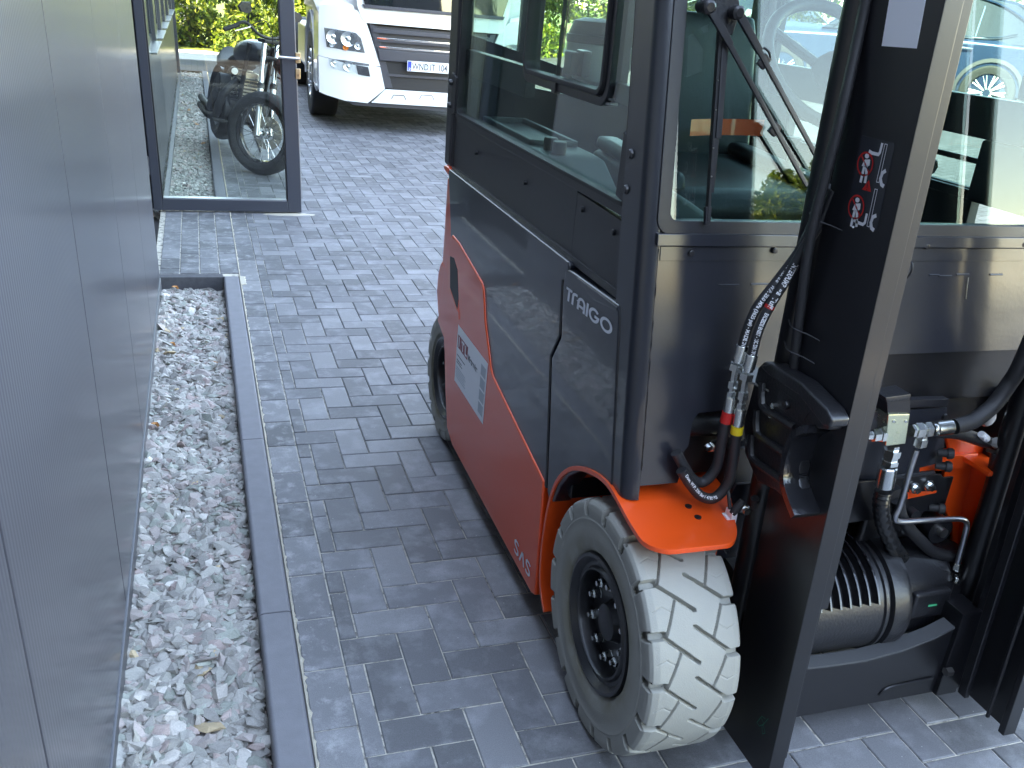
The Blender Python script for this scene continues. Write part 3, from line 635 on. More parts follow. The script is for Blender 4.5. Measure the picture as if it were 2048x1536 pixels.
def tree(name, x, y, h, r, n, seed, label, leaf=.09, base=.4):
    R = np.random.RandomState(seed); t = root(name, (x, y, base), label, 'tree'); cs = []
    for _ in range(60):
        a = R.uniform(0, 6.28); q = r * R.uniform(.1, 1); z = base + h * (.35 + .6 * R.rand()); cs.append((x + q * math.cos(a) * (1.1 - abs(z - base - h * .6) / h), y + q * math.sin(a), z, R.uniform(.3, .7)))
    link('crown', leaves(cs, None, n, leaf, seed, GR), t, kind='stuff', smooth=0); bm = bmesh.new(); tube_bm(bm, smooth_path([(x, y, base), (x + .1, y, base + h * .3), (x - .05, y + .1, base + h * .8)], 4), [.16 - .012 * i for i in range(9)], 8)
    for _ in range(12):
        z = base + h * R.uniform(.25, .6); a = R.uniform(0, 6.28); tube_bm(bm, [(x, y, z), (x + r * .4 * math.cos(a), y + r * .4 * math.sin(a), z + h * .15), (x + r * .8 * math.cos(a), y + r * .8 * math.sin(a), z + h * .25)], [.05, .03, .01], 6)
    link('trunk', bm_to(bm, M['bark']), t)
tree('broadleaf_tree', 13.6, -18.0, 3.2, 2.6, 15000, 31, 'small leafy tree mirrored low in the windscreen', .10)
# lattice girder canopy mirrored at the right of the windscreen
gird = root('lattice_canopy', (17, -14, .57), 'steel lattice canopy frame mirrored at the right of the windscreen', 'canopy frame')
A0, A1 = Vector((12.2, -14.2, 1.75)), Vector((18.5, -8.5, 1.75)); hh = Vector((0, 0, .42)); k = 9
for i in range(k):
    a = A0.lerp(A1, i / k); b = A0.lerp(A1, (i + 1) / k)
    link('chord', tube([a, b], .03, M['trim'], 8, 1, False), gird); link('chord', tube([a + hh, b + hh], .03, M['trim'], 8, 1, False), gird)
    link('brace', tube([a if i % 2 else a + hh, b + hh if i % 2 else b], .024, M['concrete'], 8, 1, False), gird)
for p in (A0, A0.lerp(A1, .5), A1): link('post', tube([(p.x, p.y, .5), (p.x, p.y, 2.17)], .045, M['trim'], 10, 1, False), gird)

# ================================================================== THE FORKLIFT
fl = root('forklift', (1.08, 0, 0), 'orange and dark grey electric forklift with enclosed cab and pale grey tyres', 'forklift')
XL, XR = .47, 1.69
def mirx(me, c=1.08):
    me = me.copy()
    for v in me.vertices: v.co.x = 2 * c - v.co.x
    me.flip_normals(); return me
def LP(name, me, parent=None, **k): return link(name, me, parent or fl, **k)
# --- lower body
orange_poly = [(.86, .44), (.80, .66), (.752, .78), (.735, .793), (.647, .789), (.36, .742), (.335, .725), (.296, .64), (.205, .525), (.18, .508), (-.083, .458), (-.297, .418), (-.3, .40), (-.33, .087), (-.30, .075), (.56, .085), (.64, .115), (.70, .25), (.735, .36), (.76, .41)]
side = LP('side_panel', px_(orange_poly, XL - .005, XL + .03, M['orange'], .006, 3))
LP('side_panel', mirx(px_(orange_poly, XL - .005, XL + .03, M['orange'], .006, 3)))
def cw_ring(y, inset, z0, z1):
    return [(XL + .004 + inset, y, z0 + .03), (XL + .004 + inset, y, z1 - .03), (XL + .03 + inset, y, z1), (XR - .03 - inset, y, z1), (XR - .004 - inset, y, z1 - .03), (XR - .004 - inset, y, z0 + .03), (XR - .03 - inset, y, z0), (XL + .03 + inset, y, z0)]
LP('counterweight', loft([cw_ring(.70, .0, .44, .985), cw_ring(.80, 0, .44, .985), cw_ring(.86, .001, .43, .985), cw_ring(.885, .004, .45, .98), cw_ring(.905, .03, .46, .96), cw_ring(1.10, .12, .40, .93), cw_ring(1.22, .22, .42, .90)], M['orange'], True, True))
LP('counterweight_lip', px_([(.848, .978), (.86, .970), (.922, .980), (.908, .995), (.87, .996), (.85, .993)], XL - .001, XL + .04, M['orange'], .006, 3))
LP('counterweight_bulge', px_([(.885, .66), (.905, .645), (.93, .60), (.937, .53), (.90, .46), (.87, .43), (.80, .43), (.80, .66)], XL + .004, XL + .06, M['orange'], .012, 3))
dark_poly = [(.853, .985), (.845, .992), (-.285, .992), (-.292, .984), (-.292, .958), (-.262, .94), (-.283, .81), (-.240, .74), (-.268, .60), (-.309, .40), (.30, .45), (.74, .70), (.775, .80)]
LP('battery_cover', px_(dark_poly, XL, XL + .05, M['body'], .009, 4)); LP('battery_cover', mirx(px_(dark_poly, XL, XL + .05, M['body'], .009, 4)))
emb = prism([(XL - .0012, a, b) for a, b in ((.74, .965), (.66, .965), (.60, .90), (.52, .86), (.40, .83), (-.22, .83), (-.24, .80), (-.2, .79), (.42, .80), (.55, .83), (.64, .88), (.72, .93))], (.003, 0, 0), M['body'], .001, 1)
fr_poly = [(-.275, .972), (-.30, .977), (-.578, .985), (-.59, .96), (-.662, .62), (-.665, .602), (-.60, .588), (-.50, .556), (-.44, .51), (-.395, .455), (-.37, .40), (-.345, .38), (-.322, .40), (-.283, .60), (-.252, .738), (-.296, .81), (-.272, .93)]
fpan = LP('front_side_panel', px_(fr_poly, XL - .001, XL + .05, M['body'], .007, 4)); LP('front_side_panel', mirx(px_(fr_poly, XL, XL + .05, M['body'], .007, 4)))
LP('scoop', prism([(XL - .0025, -.345, .974), (XL - .0025, -.575, .979), (XL - .0025, -.575, .971), (XL - .0025, -.45, .955)], (.006, 0, 0), M['body'], .002, 2), fpan)
# inner dark carcass so nothing shows through the gaps
LP('chassis', boxes([(.50, 1.66, -.30, .78, .10, .99), (.52, 1.64, -.66, -.30, .62, .99)], M['black'], .004))
LP('chassis', mirx(px_([(-.30, .10), (-.30, .40), (-.34, .40), (-.34, .10)], XL + .01, XL + .1, M['orange'], .003)))
# recessed handle in the orange panel
hp = [AX(a, b, XL - .0055) for a, b in ((900, 512), (908, 516), (915, 540), (917, 604), (914, 618), (900, 575))]
hd = LP('handle_recess', prism(hp, (.0015, 0, 0), M['black'], .0004, 1), side)
LP('recess_lip', prism([AX(a, b, XL - .0066) for a, b in ((900, 577), (914, 620), (917, 624), (916, 600), (918, 640), (899, 592))], (.0012, 0, 0), M['orange'], .0004, 1), side)
# --- lettering on the front side panel
def stroke_text(glyphs, w, depth, m, mat):
    me = strokes(glyphs, w, depth, m); me.transform(mat); return me
G = []
def add(gs, ox, s=1):
    for pl, c in gs: G.append(([(ox + a * s, b * s) for a, b in pl], c))
add([([(0, .92), (.62, .92)], False), ([(.31, .92), (.31, 0)], False)], 0)
add([([(.0, .0), (.0, .72), (.06, .86), (.2, .92), (.42, .92)], False)], .74)
add([([(0, 0), (0, .55)] + arc(.3, .55, .3, 180, 0, 12, .37) + [(.6, 0)], False), ([(0, .33), (.6, .33)], False)], 1.30)
add([([(0, 0), (0, 1)], False)], 2.18)
add([(arc(.4, .5, .4, 40, 330, 20, .42) + [(.78, .46), (.45, .46)], False)], 2.44)
add([(arc(.44, .5, .44, 0, 342, 22, .42), True)], 3.50)
ta, tb = AX(1131, 598, XL - .0015), AX(1223, 668, XL - .0015); tt = AX(1130, 577, XL - .0015)
sc_ = (tb - ta).length / 4.45; hh_ = sc_ * 1.0
mt = basis(ta, (0, -1, .02), (0, 0, 1)) @ Matrix.Diagonal((sc_, .0305, 1, 1))
LP('lettering', stroke_text(G, .20, .0006, M['letter_grey'], mt), fpan)
G = []
add([([(.55, .85), (.4, .95), (.15, .95), (.02, .8), (.05, .62), (.5, .4), (.55, .2), (.4, .04), (.15, .04), (0, .15)], False)], 0)
add([([(0, 0), (.3, .9)], False), ([(.34, .9), (.62, .0)], False)], .8)
add([([(.55, .85), (.4, .95), (.15, .95), (.02, .8), (.05, .62), (.5, .4), (.55, .2), (.4, .04), (.15, .04), (0, .15)], False)], 1.65)
mt = basis((XL - .0062, -.150, .112), (0, -1, -.0), (0, 0, 1)) @ Matrix.Diagonal((.060, .040, 1, 1)); LP('lettering', stroke_text(G, .17, .0006, M['letter_grey'], mt), side)
# --- hire company's sticker
s00, s10, s01 = Vector((XL - .0058, .578, .325)), Vector((XL - .0058, .225, .325)), Vector((XL - .0058, .578, .528))
stick = LP('sticker', box(0, .350, 0, .203, 0, .0006, M['white_sticker'], .0002, 1, basis(s00, (0, -1, 0), (0, 0, 1))), side)
def onst(me, dz=.0009): me.transform(basis(s00 + Vector((-dz, 0, 0)), (0, -1, 0), (0, 0, 1))); return me
for i, ch in enumerate('ITL'):
    LP('red_box', onst(box(.012 + i * .042, .050 + i * .042, .128, .172, 0, .0003, M['dark_red'], 0)), stick)
    t_ = text_mesh(ch, .046, M['white_sticker'], 0, .045); t_.transform(Matrix.Translation((.023 + i * .042 - (.004 if ch != 'I' else 0), .135, .0002))); LP('letter', onst(t_, .0013), stick)
t_ = text_mesh('Mietservice', .030, M['text_dark'], 0, .03); t_.transform(Matrix.Translation((.142, .131, 0)) @ Matrix.Diagonal((.78, 1, 1, 1))); LP('lettering', onst(t_), stick)
LP('small_print', onst(join([box(.012, .012 + w, .10 - i * .0085, .103 - i * .0085, 0, .0002, M['text_dark'] if i < 4 else M['pale_square'], 0) for i, w in enumerate((.10, .0, .062, .07, .0, .11, .12, .11, .115, .12))])), stick)
LP('pale_square', onst(join([box(.288, .338, .018 + i * .042, .053 + i * .042, 0, .0002, M['pale_square'], 0) for i in range(4)])), stick)

# --- cab: ledge, side panels, posts
LP('ledge', px_([(.86, .985), (.86, 1.002), (-.60, 1.002), (-.60, .985)], XL + .012, XL + .06, M['cab'], .002))
CX = .490
LP('cab_side_panel', px_([(.87, 1.0), (.87, 1.152), (-.245, 1.152), (-.252, 1.0)], CX, CX + .03, M['cab'], .003)); LP('cab_side_panel', mirx(px_([(.87, 1.0), (.87, 1.152), (-.245, 1.152), (-.252, 1.0)], CX, CX + .03, M['cab'], .003)))
p2 = LP('cab_side_panel', px_([(-.258, .985), (-.252, 1.148), (-.545, 1.140), (-.60, .985)], CX - .003, CX + .03, M['cab'], .003))
for a, b in ((1165, 419), (1228, 465), (952, 305), (1050, 365)):
    p = AX(a, b, CX - .004); LP('bolt', steps((CX - .010, p.y, p.z), (CX, p.y, p.z), [(0, .004), (.001, .0062), (.004, .0066), (.010, .0066)], M['cast'], 12), p2)
# door frame ring round the big side pane
def ring_yz(y0, y1, z0, z1, w, x0, x1, m, r=.03, bw=.003, n=5, lean=0):
    """rounded frame in a plane of constant x; lean slopes its front side with the raked post"""
    def rr(y0, y1, z0, z1, r):
        P = []
        for cy, cz, a0 in ((y1 - r, z1 - r, 0), (y0 + r, z1 - r, 90), (y0 + r, z0 + r, 180), (y1 - r, z0 + r, 270)):
            for i in range(n + 1):
                a = R_(a0 + 90 * i / n); y = cy + r * math.cos(a); z = cz + r * math.sin(a)
                k = (y1 - y) / (y1 - y0); P.append((y + lean * k * (z - z0), z))
        return P
    A, B = rr(y0, y1, z0, z1, r), rr(y0 + w, y1 - w, z0 + w, z1 - w, max(r - w, .006)); bm = bmesh.new(); K = len(A)
    R4 = [[bm.verts.new((x, y, z)) for y, z in P] for x, P in ((x0, A), (x0, B), (x1, B), (x1, A))]
    for q in range(4):
        a, b = R4[q], R4[(q + 1) % 4]
        for i in range(K): bm.faces.new((a[i], a[(i + 1) % K], b[(i + 1) % K], b[i]))
    bev(bm, bw, 2, 50); return bm_to(bm, m)
for f in (lambda m: m, mirx):
    dr = LP('door_frame', f(ring_yz(-.545, .875, 1.150, 2.06, .026, CX - .004, CX + .026, M['cab'], .04, .004, 5, .12)))
    LP('pane', f(prism([(CX + .010, y, z) for y, z in ((.85, 1.172), (-.52, 1.172), (-.41, 2.04), (.85, 2.04))], (.005, 0, 0), M['glass_cab'], 0)), dr)
    LP('gasket', f(ring_yz(-.522, .852, 1.170, 2.042, .010, CX - .008, CX + .016, M['rubber'], .03, .003, 5, .12)), dr)
# sliding window inside the side pane: belt rail and rounded frame
LP('window_frame', ring_yz(-.345, .235, 1.345, 2.0, .020, CX + .002, CX + .045, M['cab'], .05, .003, 6, .05))
LP('window_frame', ring_yz(-.322, .212, 1.366, 1.98, .012, CX - .006, CX + .03, M['rubber'], .035, .003, 6, .05))
LP('belt_rail', box(CX + .016, CX + .045, .235, .86, 1.30, 1.38, M['cab'], .004)); LP('belt_rail', box(CX + .0165, CX + .045, -.50, -.345, 1.36, 1.40, M['cab'], .004))
LP('runner', boxes([(CX + .008, CX + .03, -.34, .22, 1.352, 1.357), (CX + .008, CX + .03, -.34, .22, 1.362, 1.366)], M['trim'], .0005))
LP('window_catch', join([box(CX + .025, CX + .045, -.055, -.005, 1.385, 1.44, M['black'], .006), box(CX + .046, CX + .07, -.075, -.02, 1.385, 1.445, M['cab'], .007), box(CX - .004, CX + .012, -.04, -.015, 1.34, 1.37, M['cab'], .003)]))
# sliding pane stile
LP('stile', box(CX + .02, CX + .028, .018, .026, 1.37, 1.98, M['rubber'], .001))
# right-hand door: belt rail with panes above and below
LP('belt_rail', box(1.625, 1.665, -.52, .80, 1.312, 1.416, M['cab'], .004)); LP('stile', box(1.625, 1.665, -.52, -.30, 1.416, 2.0, M['cab'], .02)); LP('stile', box(1.625, 1.665, -.55, -.235, 1.15, 1.312, M['cab'], .01)); LP('stile', box(1.625, 1.665, .03, .36, 1.15, 1.312, M['cab'], .01)); LP('stile', box(1.625, 1.665, .64, .82, 1.15, 1.312, M['cab'], .01)); LP('stile', box(1.622, 1.66, .30, .325, 1.416, 2.0, M['black'], .004))
LP('belt_rail', mirx(box(CX + .02, CX + .03, -.5, .8, 1.245, 1.26, M['black'], .002)))
# corner posts, swept round from the side to the raked front
def post(x0, sgn, zb, zt, m, k=14):
    rings = []
    for z in (zb, zb + .02, 1.0, 1.3, 1.6, 1.9, zt):
        y = YF(z); r = .030; c = [(x0, y + .105), (x0, y + r)] + [(x0 + sgn * (r - r * math.cos(R_(a))), y + r - r * math.sin(R_(a))) for a in (15, 30, 45, 60, 75, 90)] + [(x0 + sgn * .034, y + .000), (x0 + sgn * .036, y + .02), (x0 + sgn * .05, y + .03), (x0 + sgn * .05, y + .105)]
        rings.append([(a, b, z) for a, b in c])
    return loft(rings, m, True, True)
ap = LP('front_post', post(XL + .002, 1, .605, 2.08, M['body'])); LP('front_post', post(XR - .002, -1, .605, 2.08, M['body']))
LP('post_inner', px_([(YF(1.0) + .03, 1.0), (YF(1.0) + .16, 1.0), (YF(2.06) + .16, 2.06), (YF(2.06) + .03, 2.06)], .4955, .515, M['black'], .001), ap)
LP('weld_seam', tube([(XL + .0375, YF(z) + .0015, z) for z in np.linspace(.64, 1.12, 24)], [.0022 + .0009 * NR.rand() for _ in range(24)], M['gloss_black'], 8, 1, False), ap)
LP('post_collar', box(XL - .004, XL + .07, YF(1.585) - .006, YF(1.585) + .05, 1.572, 1.60, M['cab'], .006), ap)
for x in (XL + .012, XR - .012 - .055):
    LP('rear_post', px_([(.875, .99), (.965, .99), (.985, 1.3), (1.03, 2.08), (.935, 2.08), (.875, 1.3)], x, x + .055, M['cab'], .012, 3))
LP('rear_post_edge', box(XL + .008, XL + .03, .885, .925, 1.0, 1.30, M['cab'], .008))
# hinge brackets
for ya, zs, sg in ((-.508, (1.283, 1.213), -1), (.885, (1.268, 1.195), 1)):
    hb = LP('hinge', prism([(CX - .012, y, z) for y, z in ((ya + .035, zs[0] + .035), (ya - .03, zs[0] + .012), (ya - .045, zs[0] - .0), (ya - .045, zs[0] - .02), (ya - .032, zs[0] - .028), (ya - .036, zs[1] + .016), (ya - .046, zs[1] + .0), (ya - .046, zs[1] - .016), (ya + .0, zs[1] - .03), (ya + .035, zs[1] - .025))] if sg < 0 else [(CX - .012, y, z) for y, z in ((ya - .03, zs[0] + .02), (ya + .02, zs[0] + .03), (ya + .05, zs[0]), (ya + .045, zs[1]), (ya + .02, zs[1] - .03), (ya - .03, zs[1] - .02))], (.014, 0, 0), M['cab'], .003))
    for z in zs: LP('bolt', steps((CX - .024, ya - .027 if sg < 0 else ya + .02, z), (CX - .01, ya - .027 if sg < 0 else ya + .02, z), [(0, .0035), (0, .0075), (.003, .0095), (.010, .0105), (.014, .0105)], M['cast'], 14), hb)
# roof guard
LP('roof', join([box(XL + .01, XR - .01, YF(2.08) - .02, 1.06, 2.08, 2.13, M['cab'], .02)] + [box(.60, 1.56, y, y + .04, 2.131, 2.16, M['cab'], .008) for y in np.arange(-.35, 1.0, .16)]))

# --- raked front: windscreen, sill, plates
def onF(x, z, off=0): return Vector((x, YF(z) - off, z))
def fprism(xz, off0, off1, m, bw=.001, seg=1):
    a = [onF(x, z, off1) for x, z in xz]; return prism(a, (0, off1 - off0, 0), m, bw, seg)
def fring(x0, x1, z0, z1, w, o0, o1, m, r=.03, n=5, bw=.002):
    def rr(x0, x1, z0, z1, r):
        P = []
        for cx, cz, a0 in ((x1 - r, z1 - r, 0), (x0 + r, z1 - r, 90), (x0 + r, z0 + r, 180), (x1 - r, z0 + r, 270)):
            for i in range(n + 1): a = R_(a0 + 90 * i / n); P.append((cx + r * math.cos(a), cz + r * math.sin(a)))
        return P
    A, B = rr(x0, x1, z0, z1, r), rr(x0 + w, x1 - w, z0 + w, z1 - w, max(.006, r - w * .5)); bm = bmesh.new(); K = len(A)
    R4 = [[bm.verts.new(onF(x, z, o)) for x, z in P] for o, P in ((o1, A), (o1, B), (o0, B), (o0, A))]
    for q in range(4):
        for i in range(K): bm.faces.new((R4[q][i], R4[q][(i + 1) % K], R4[(q + 1) % 4][(i + 1) % K], R4[(q + 1) % 4][i]))
    bev(bm, bw, 2, 50); return bm_to(bm, m)
LP('windscreen_gasket', fring(.498, 1.662, 1.148, 2.06, .027, -.02, .004, M['cab'], .03))
ws = LP('windscreen', fprism([(.508, 1.152), (1.652, 1.152), (1.652, 2.05), (.508, 2.05)], -.010, -.005, M['glass_wind'], 0))
LP('sill', fprism([(.498, 1.128), (1.662, 1.128), (1.662, 1.1515), (.498, 1.1515)], -.01, .010, M['plate'], .002, 2))
pl = [(.506, .636), (.594, .636), (.600, .665), (.598, .70), (.612, .715), (.616, .765), (.628, .785), (.70, .79), (.80, .79), (.80, .893), (1.66, .893), (1.66, 1.1265), (.506, 1.1265)]
fp = LP('front_plate', fprism(pl, -.004, .001, M['plate'], .0012, 2))
LP('plate_strip', fprism([(.51, 1.098), (1.655, 1.098), (1.655, 1.126), (.51, 1.126)], .0012, .0030, M['plate'], .0006, 1), fp)
LP('lower_cowl', prism([(.802, YF(.893) + .004, .893), (1.66, YF(.893) + .004, .893), (1.66, -.672, .775), (.802, -.672, .768)], (0, .006, 0), M['mast'], .001, 1))
for a, b in ((1381, 505), (1547, 500), (1851, 492), (2043, 489)):
    p = AF(a, b, .003); bo = LP('bolt', steps(p + Vector((0, .004, 0)), p + Vector((0, -.008, 0)), [(0, .0085), (.003, .0085), (.0035, .0062), (.0105, .0062), (.012, .004)], M['cast'], 14), fp)
    LP('key_slot', steps(p + Vector((.001, .003, -.011)), p + Vector((.001, -.0008, -.011)), [(0, .0045), (.0035, .0045)], M['black'], 12), fp)
for a, b, w in ((1457, 570, .024), (1520, 568, .022), (1868, 550, .014), (1890, 552, .018), (1925, 549, .018), (1992, 549, .018)):
    p = AF(a, b, .001); LP('pressed_slot', tube([p - Vector((w, .0, 0)), p + Vector((w, 0, 0))], .0022, M['plate'], 8, 1, False), fp)
LP('hanging_clip', tube([AF(1937, 555, .004), AF(1934, 575, .006), AF(1932, 598, .006)], .0012, M['steel'], 6, 3), fp)
LP('wire_loop', tube([AF(1812, 515, .01), AF(1824, 528, .03), AF(1822, 545, .03), AF(1808, 562, .01)], .0022, M['hose'], 6, 5))
# --- wipers
wp_ = LP('wiper_bracket', join([prism([AF(a, b, .012) for a, b in ((1398, -30), (1470, -30), (1478, 20), (1466, 58), (1462, 70), (1452, 70), (1440, 40), (1420, 30), (1400, 20))], (0, -.006, 0), M['cast'], .002, 2)]))
def bar(p, q, w0, w1, m, d=.010, lift=(0, 0)):
    p, q = Vector(p), Vector(q); t = (q - p).normalized(); n = Vector((0, -1, .159)).normalized(); s = t.cross(n); 
    return prism([p + s * w0, q + s * w1, q - s * w1, p - s * w0], n * d, m, .0018, 2)
for (a, b), (c, d) in (((1416, 14), (1612, 372)), ((1474, 25), (1672, 388))):
    P0, P1 = AF(a, b, .035), AF(c, d, .018); ar = LP('wiper_arm', join([bar(P0, P0.lerp(P1, .2), .0085, .0068, M['cab'], .008), bar(P0.lerp(P1, .19), P1, .0052, .0042, M['cab'], .006)]), wp_)
    LP('pivot_cap', steps(P0 + Vector((0, .03, 0)), P0 + Vector((0, -.012, 0)), [(0, .011), (.025, .011), (.026, .0135), (.038, .0125), (.042, .008)], M['cast'], 18), ar)
    LP('clip', box(-.010, .010, -.004, .006, -.012, .012, M['cab'], .003, 2, Matrix.Translation(P0.lerp(P1, .66 if a < 1450 else .25)) @ Matrix.Rotation(R_(35), 4, 'Y')), ar)
b0, b1 = AF(1436, 60, .012), AF(1411, 442, .010)
bl = LP('wiper_blade', join([bar(b0, b1, .0035, .0028, M['rubber'], .012), bar(b0.lerp(b1, .05) + Vector((.010, -.006, 0)), b0.lerp(b1, .55) + Vector((.008, -.008, 0)), .007, .006, M['cab'], .008), bar(b0.lerp(b1, .55) + Vector((.007, -.006, 0)), b0.lerp(b1, .84) + Vector((.004, -.006, 0)), .0045, .004, M['cab'], .006), bar(b0.lerp(b1, .92), b1 + (b1 - b0) * .02, .0065, .0055, M['cab'], .010)]))
for t in (.25, .4, .6, .75): p = b0.lerp(b1, t) + Vector((-.001, -.013, 0)); LP('rivet', steps(p, p + Vector((0, -.002, 0)), [(0, .0015), (.002, .001)], M['steel'], 8), bl)
LP('washer_hose', tube([AF(1527, 95, .035), AF(1538, 104, .04), AF(1541, 120, .03)], .0022, M['hose'], 8, 5), wp_)

# --- cab interior
LP('cab_floor', boxes([(.52, 1.64, -.60, .88, .99, 1.0)], M['black'], .002))
rw = [[(.52, .875, 1.30), (1.64, .875, 1.17), (1.64, .875, .99), (.52, .875, .99)]]
LP('rear_wall', join([prism([(.52, .87, 1.30), (1.64, .87, 1.16), (1.64, .87, .99), (.52, .87, .99)], (0, .02, 0), M['cab'], .002), prism([(.52, .868, 1.425), (1.64, .868, 1.15), (1.64, .868, 1.09), (.52, .868, 1.368)], (0, .025, 0), M['cab'], .003),
    box(.69, .715, .868, .893, 1.2, 2.05, M['cab'], .003), box(.52, 1.64, .868, .893, 2.0, 2.07, M['cab'], .003)]))
LP('rear_pane', box(.53, 1.63, .882, .886, 1.16, 2.02, M['glass_cab'], 0))
con = LP('armrest_console', join([
    prism([(.545, y, z) for y, z in ((.80, 1.165), (.20, 1.165), (.12, 1.16), (-.02, 1.085), (-.50, 1.06), (-.52, 1.0), (.80, 1.0))], (.17, 0, 0), M['console'], .010, 3)]))
LP('tray_rim', join([box(.555, .57, .30, .78, 1.165, 1.182, M['console'], .004), box(.69, .705, .30, .78, 1.165, 1.182, M['console'], .004), box(.555, .705, .30, .315, 1.1655, 1.1815, M['console'], .004), box(.555, .705, .765, .78, 1.1655, 1.1815, M['console'], .004), box(.57, .69, .315, .765, 1.166, 1.167, M['black'], 0)]), con)
for y in (.235, .165): LP('knob', steps((.595, y, 1.165), (.595, y, 1.20), [(0, .019), (.03, .0195), (.034, .017), (.035, .001)], M['black'], 24), con)
LP('switch_panel', join([box(.575, .665, -.26, -.08, 1.079, 1.084, M['black'], .002)] + [box(.585 + .02 * i, .60 + .02 * i, -.24 + .05 * i, -.215 + .05 * i, 1.084, 1.089, M['console'], .001) for i in range(3)]), con)
LP('dash_block', prism([(x, -.40, z) for x, z in ((.53, 1.02), (.53, 1.235), (.60, 1.20), (.665, 1.165), (.70, 1.11), (.705, 1.02))], (0, -.16, 0), M['console'], .012, 3))
LP('orange_strap', loft([[(1.05 + .25 * t, .285 + .02 * math.sin(t * 3), 1.262 + .01 * t), (1.05 + .25 * t, .28 + .02 * math.sin(t * 3), 1.215 + .01 * t)] for t in np.linspace(0, 1, 12)], M['orange'], False))
seat = LP('seat', join([px_([(-.10, 1.0), (-.13, 1.09), (-.08, 1.13), (.42, 1.15), (.50, 1.0)], .80, 1.32, M['seat'], .035, 4), px_([(.36, 1.05), (.42, 1.15), (.50, 1.50), (.53, 1.56), (.58, 1.55), (.60, 1.05)], .99, 1.36, M['seat'], .035, 4)]))
LP('bolster', join([px_([(-.08, 1.12), (.40, 1.15), (.40, 1.19), (-.06, 1.165)], .80, .87, M['seat'], .02, 3), px_([(-.08, 1.12), (.40, 1.15), (.40, 1.19), (-.06, 1.165)], 1.25, 1.32, M['seat'], .02, 3)]), seat)
# headrest with its grey shell seen through the upper window
hl = LP('headrest', loft([[(.87 + r * 1.05 * math.cos(a), .60 + .09 * math.sin(a), z) for a in np.linspace(0, 2 * math.pi, 16, endpoint=False)] for z, r in ((1.315, .03), (1.33, .075), (1.37, .098), (1.41, .105), (1.437, .106))], M['beige'], True, True))
LP('headrest_band', loft([[(.87 + r * 1.05 * math.cos(a), .60 + r * .88 * math.sin(a), z) for a in np.linspace(0, 2 * math.pi, 16, endpoint=False)] for z, r in ((1.437, .108), (1.46, .109), (1.462, .104), (1.50, .09), (1.51, .06))], M['black'], True, True), hl)
# steering wheel and column
sw_c = Vector((1.20, -.10, 1.46)); swm = Matrix.Translation(sw_c) @ Matrix.Rotation(R_(52), 4, 'X')
me = tube([swm @ Vector((.175 * math.cos(a), .175 * math.sin(a), 0)) for a in np.linspace(0, 2 * math.pi, 40)], .016, M['black'], 12, 1, False); sw = LP('steering_wheel', me)
for a in (0, 120, 240): LP('spoke', tube([swm @ Vector((.17 * math.cos(R_(a + 30)), .17 * math.sin(R_(a + 30)), 0)), swm @ Vector((0, 0, -.02))], .013, M['black'], 8, 1, False), sw)
LP('steering_column', tube([sw_c, (1.20, -.35, 1.25), (1.20, -.48, 1.02)], .045, M['black'], 12, 3))
LP('dashboard', px_([(-.60, 1.0), (-.60, 1.10), (-.50, 1.13), (-.40, 1.10), (-.36, 1.0)], .72, 1.60, M['console'], .02, 3))
lv = LP('lever', tube([(1.40, -.30, 1.10), (1.41, -.30, 1.19), (1.415, -.30, 1.235)], [.006, .006, .007], M['steel'], 10, 1, False)); LP('lever_knob', loft([[(1.415 + r * math.cos(a), -.30 + r * math.sin(a), z) for a in np.linspace(0, 6.283, 14, endpoint=False)] for z, r in ((1.225, .008), (1.232, .018), (1.248, .023), (1.262, .018), (1.268, .006))], M['black'], True, True), lv)
lv = LP('lever', tube([(1.33, .18, 1.06), (1.335, .18, 1.16), (1.34, .18, 1.20)], .006, M['steel'], 10, 1, False)); LP('lever_knob', loft([[(1.34 + r * math.cos(a), .18 + r * math.sin(a), z) for a in np.linspace(0, 6.283, 14, endpoint=False)] for z, r in ((1.19, .008), (1.21, .012), (1.235, .024), (1.24, .022))], M['black'], True, True), lv)

# --- fender over the front wheel
def fender():
    prof = [(-.408, .092), (-.375, .125), (-.352, .18), (-.345, .26), (-.350, .34), (-.368, .42), (-.40, .478), (-.45, .527), (-.51, .562), (-.58, .588), (-.645, .600), (-.70, .594), (-.76, .580), (-.82, .572), (-.845, .571), (-.862, .571), (-.872, .571), (-.877, .571)]
    P = [Vector((0, a, b)) for a, b in prof]; P = smooth_path(P, 3); rings = []
    for p in P:
        xl, xr = XL - .006, .70
        if p.z > .56 and p.y < -.50:
            xr = .70 + min(.10, max(0, (-.50 - p.y)) * .8) if p.y > -.60 else .775 - (-.60 - p.y) * .40
            r = .055; d = p.y + .877
            if d < r: q = r - math.sqrt(max(0, r * r - (r - d) ** 2)); xl += q; xr -= q * .55
        rings.append([(xl + (xr - xl) * t, p.y, p.z) for t in np.linspace(0, 1, 9)])
    me = loft(rings, M['orange'], False); me = thick(me, -.011)
    bm = bmesh.new(); bm.from_mesh(me); bmesh.ops.remove_doubles(bm, verts=bm.verts, dist=.0004); bev(bm, .002, 2, 60); return bm_to(bm, M['orange'])
fd = LP('fender', fender()); 
for a, b in ((1375, 1021), (1394, 1043)):
    p = AZ(a, b, .6); z = .60 if 0 else None
    q = onpl(a, b, (0, -.76, .5815), (0, -.18, 1)); LP('bolt_hole', steps(q + Vector((0, 0, .012)), q + Vector((0, 0, .0003)), [(0, .0075), (.0117, .0075)][::1], M['black'], 16), fd)
LP('stay', prism([(.655, y, z) for y, z in ((-.80, .57), (-.80, .47), (-.79, .42), (-.775, .405), (-.76, .42), (-.76, .57))], (.014, 0, 0), M['orange'], .005, 3), fd)
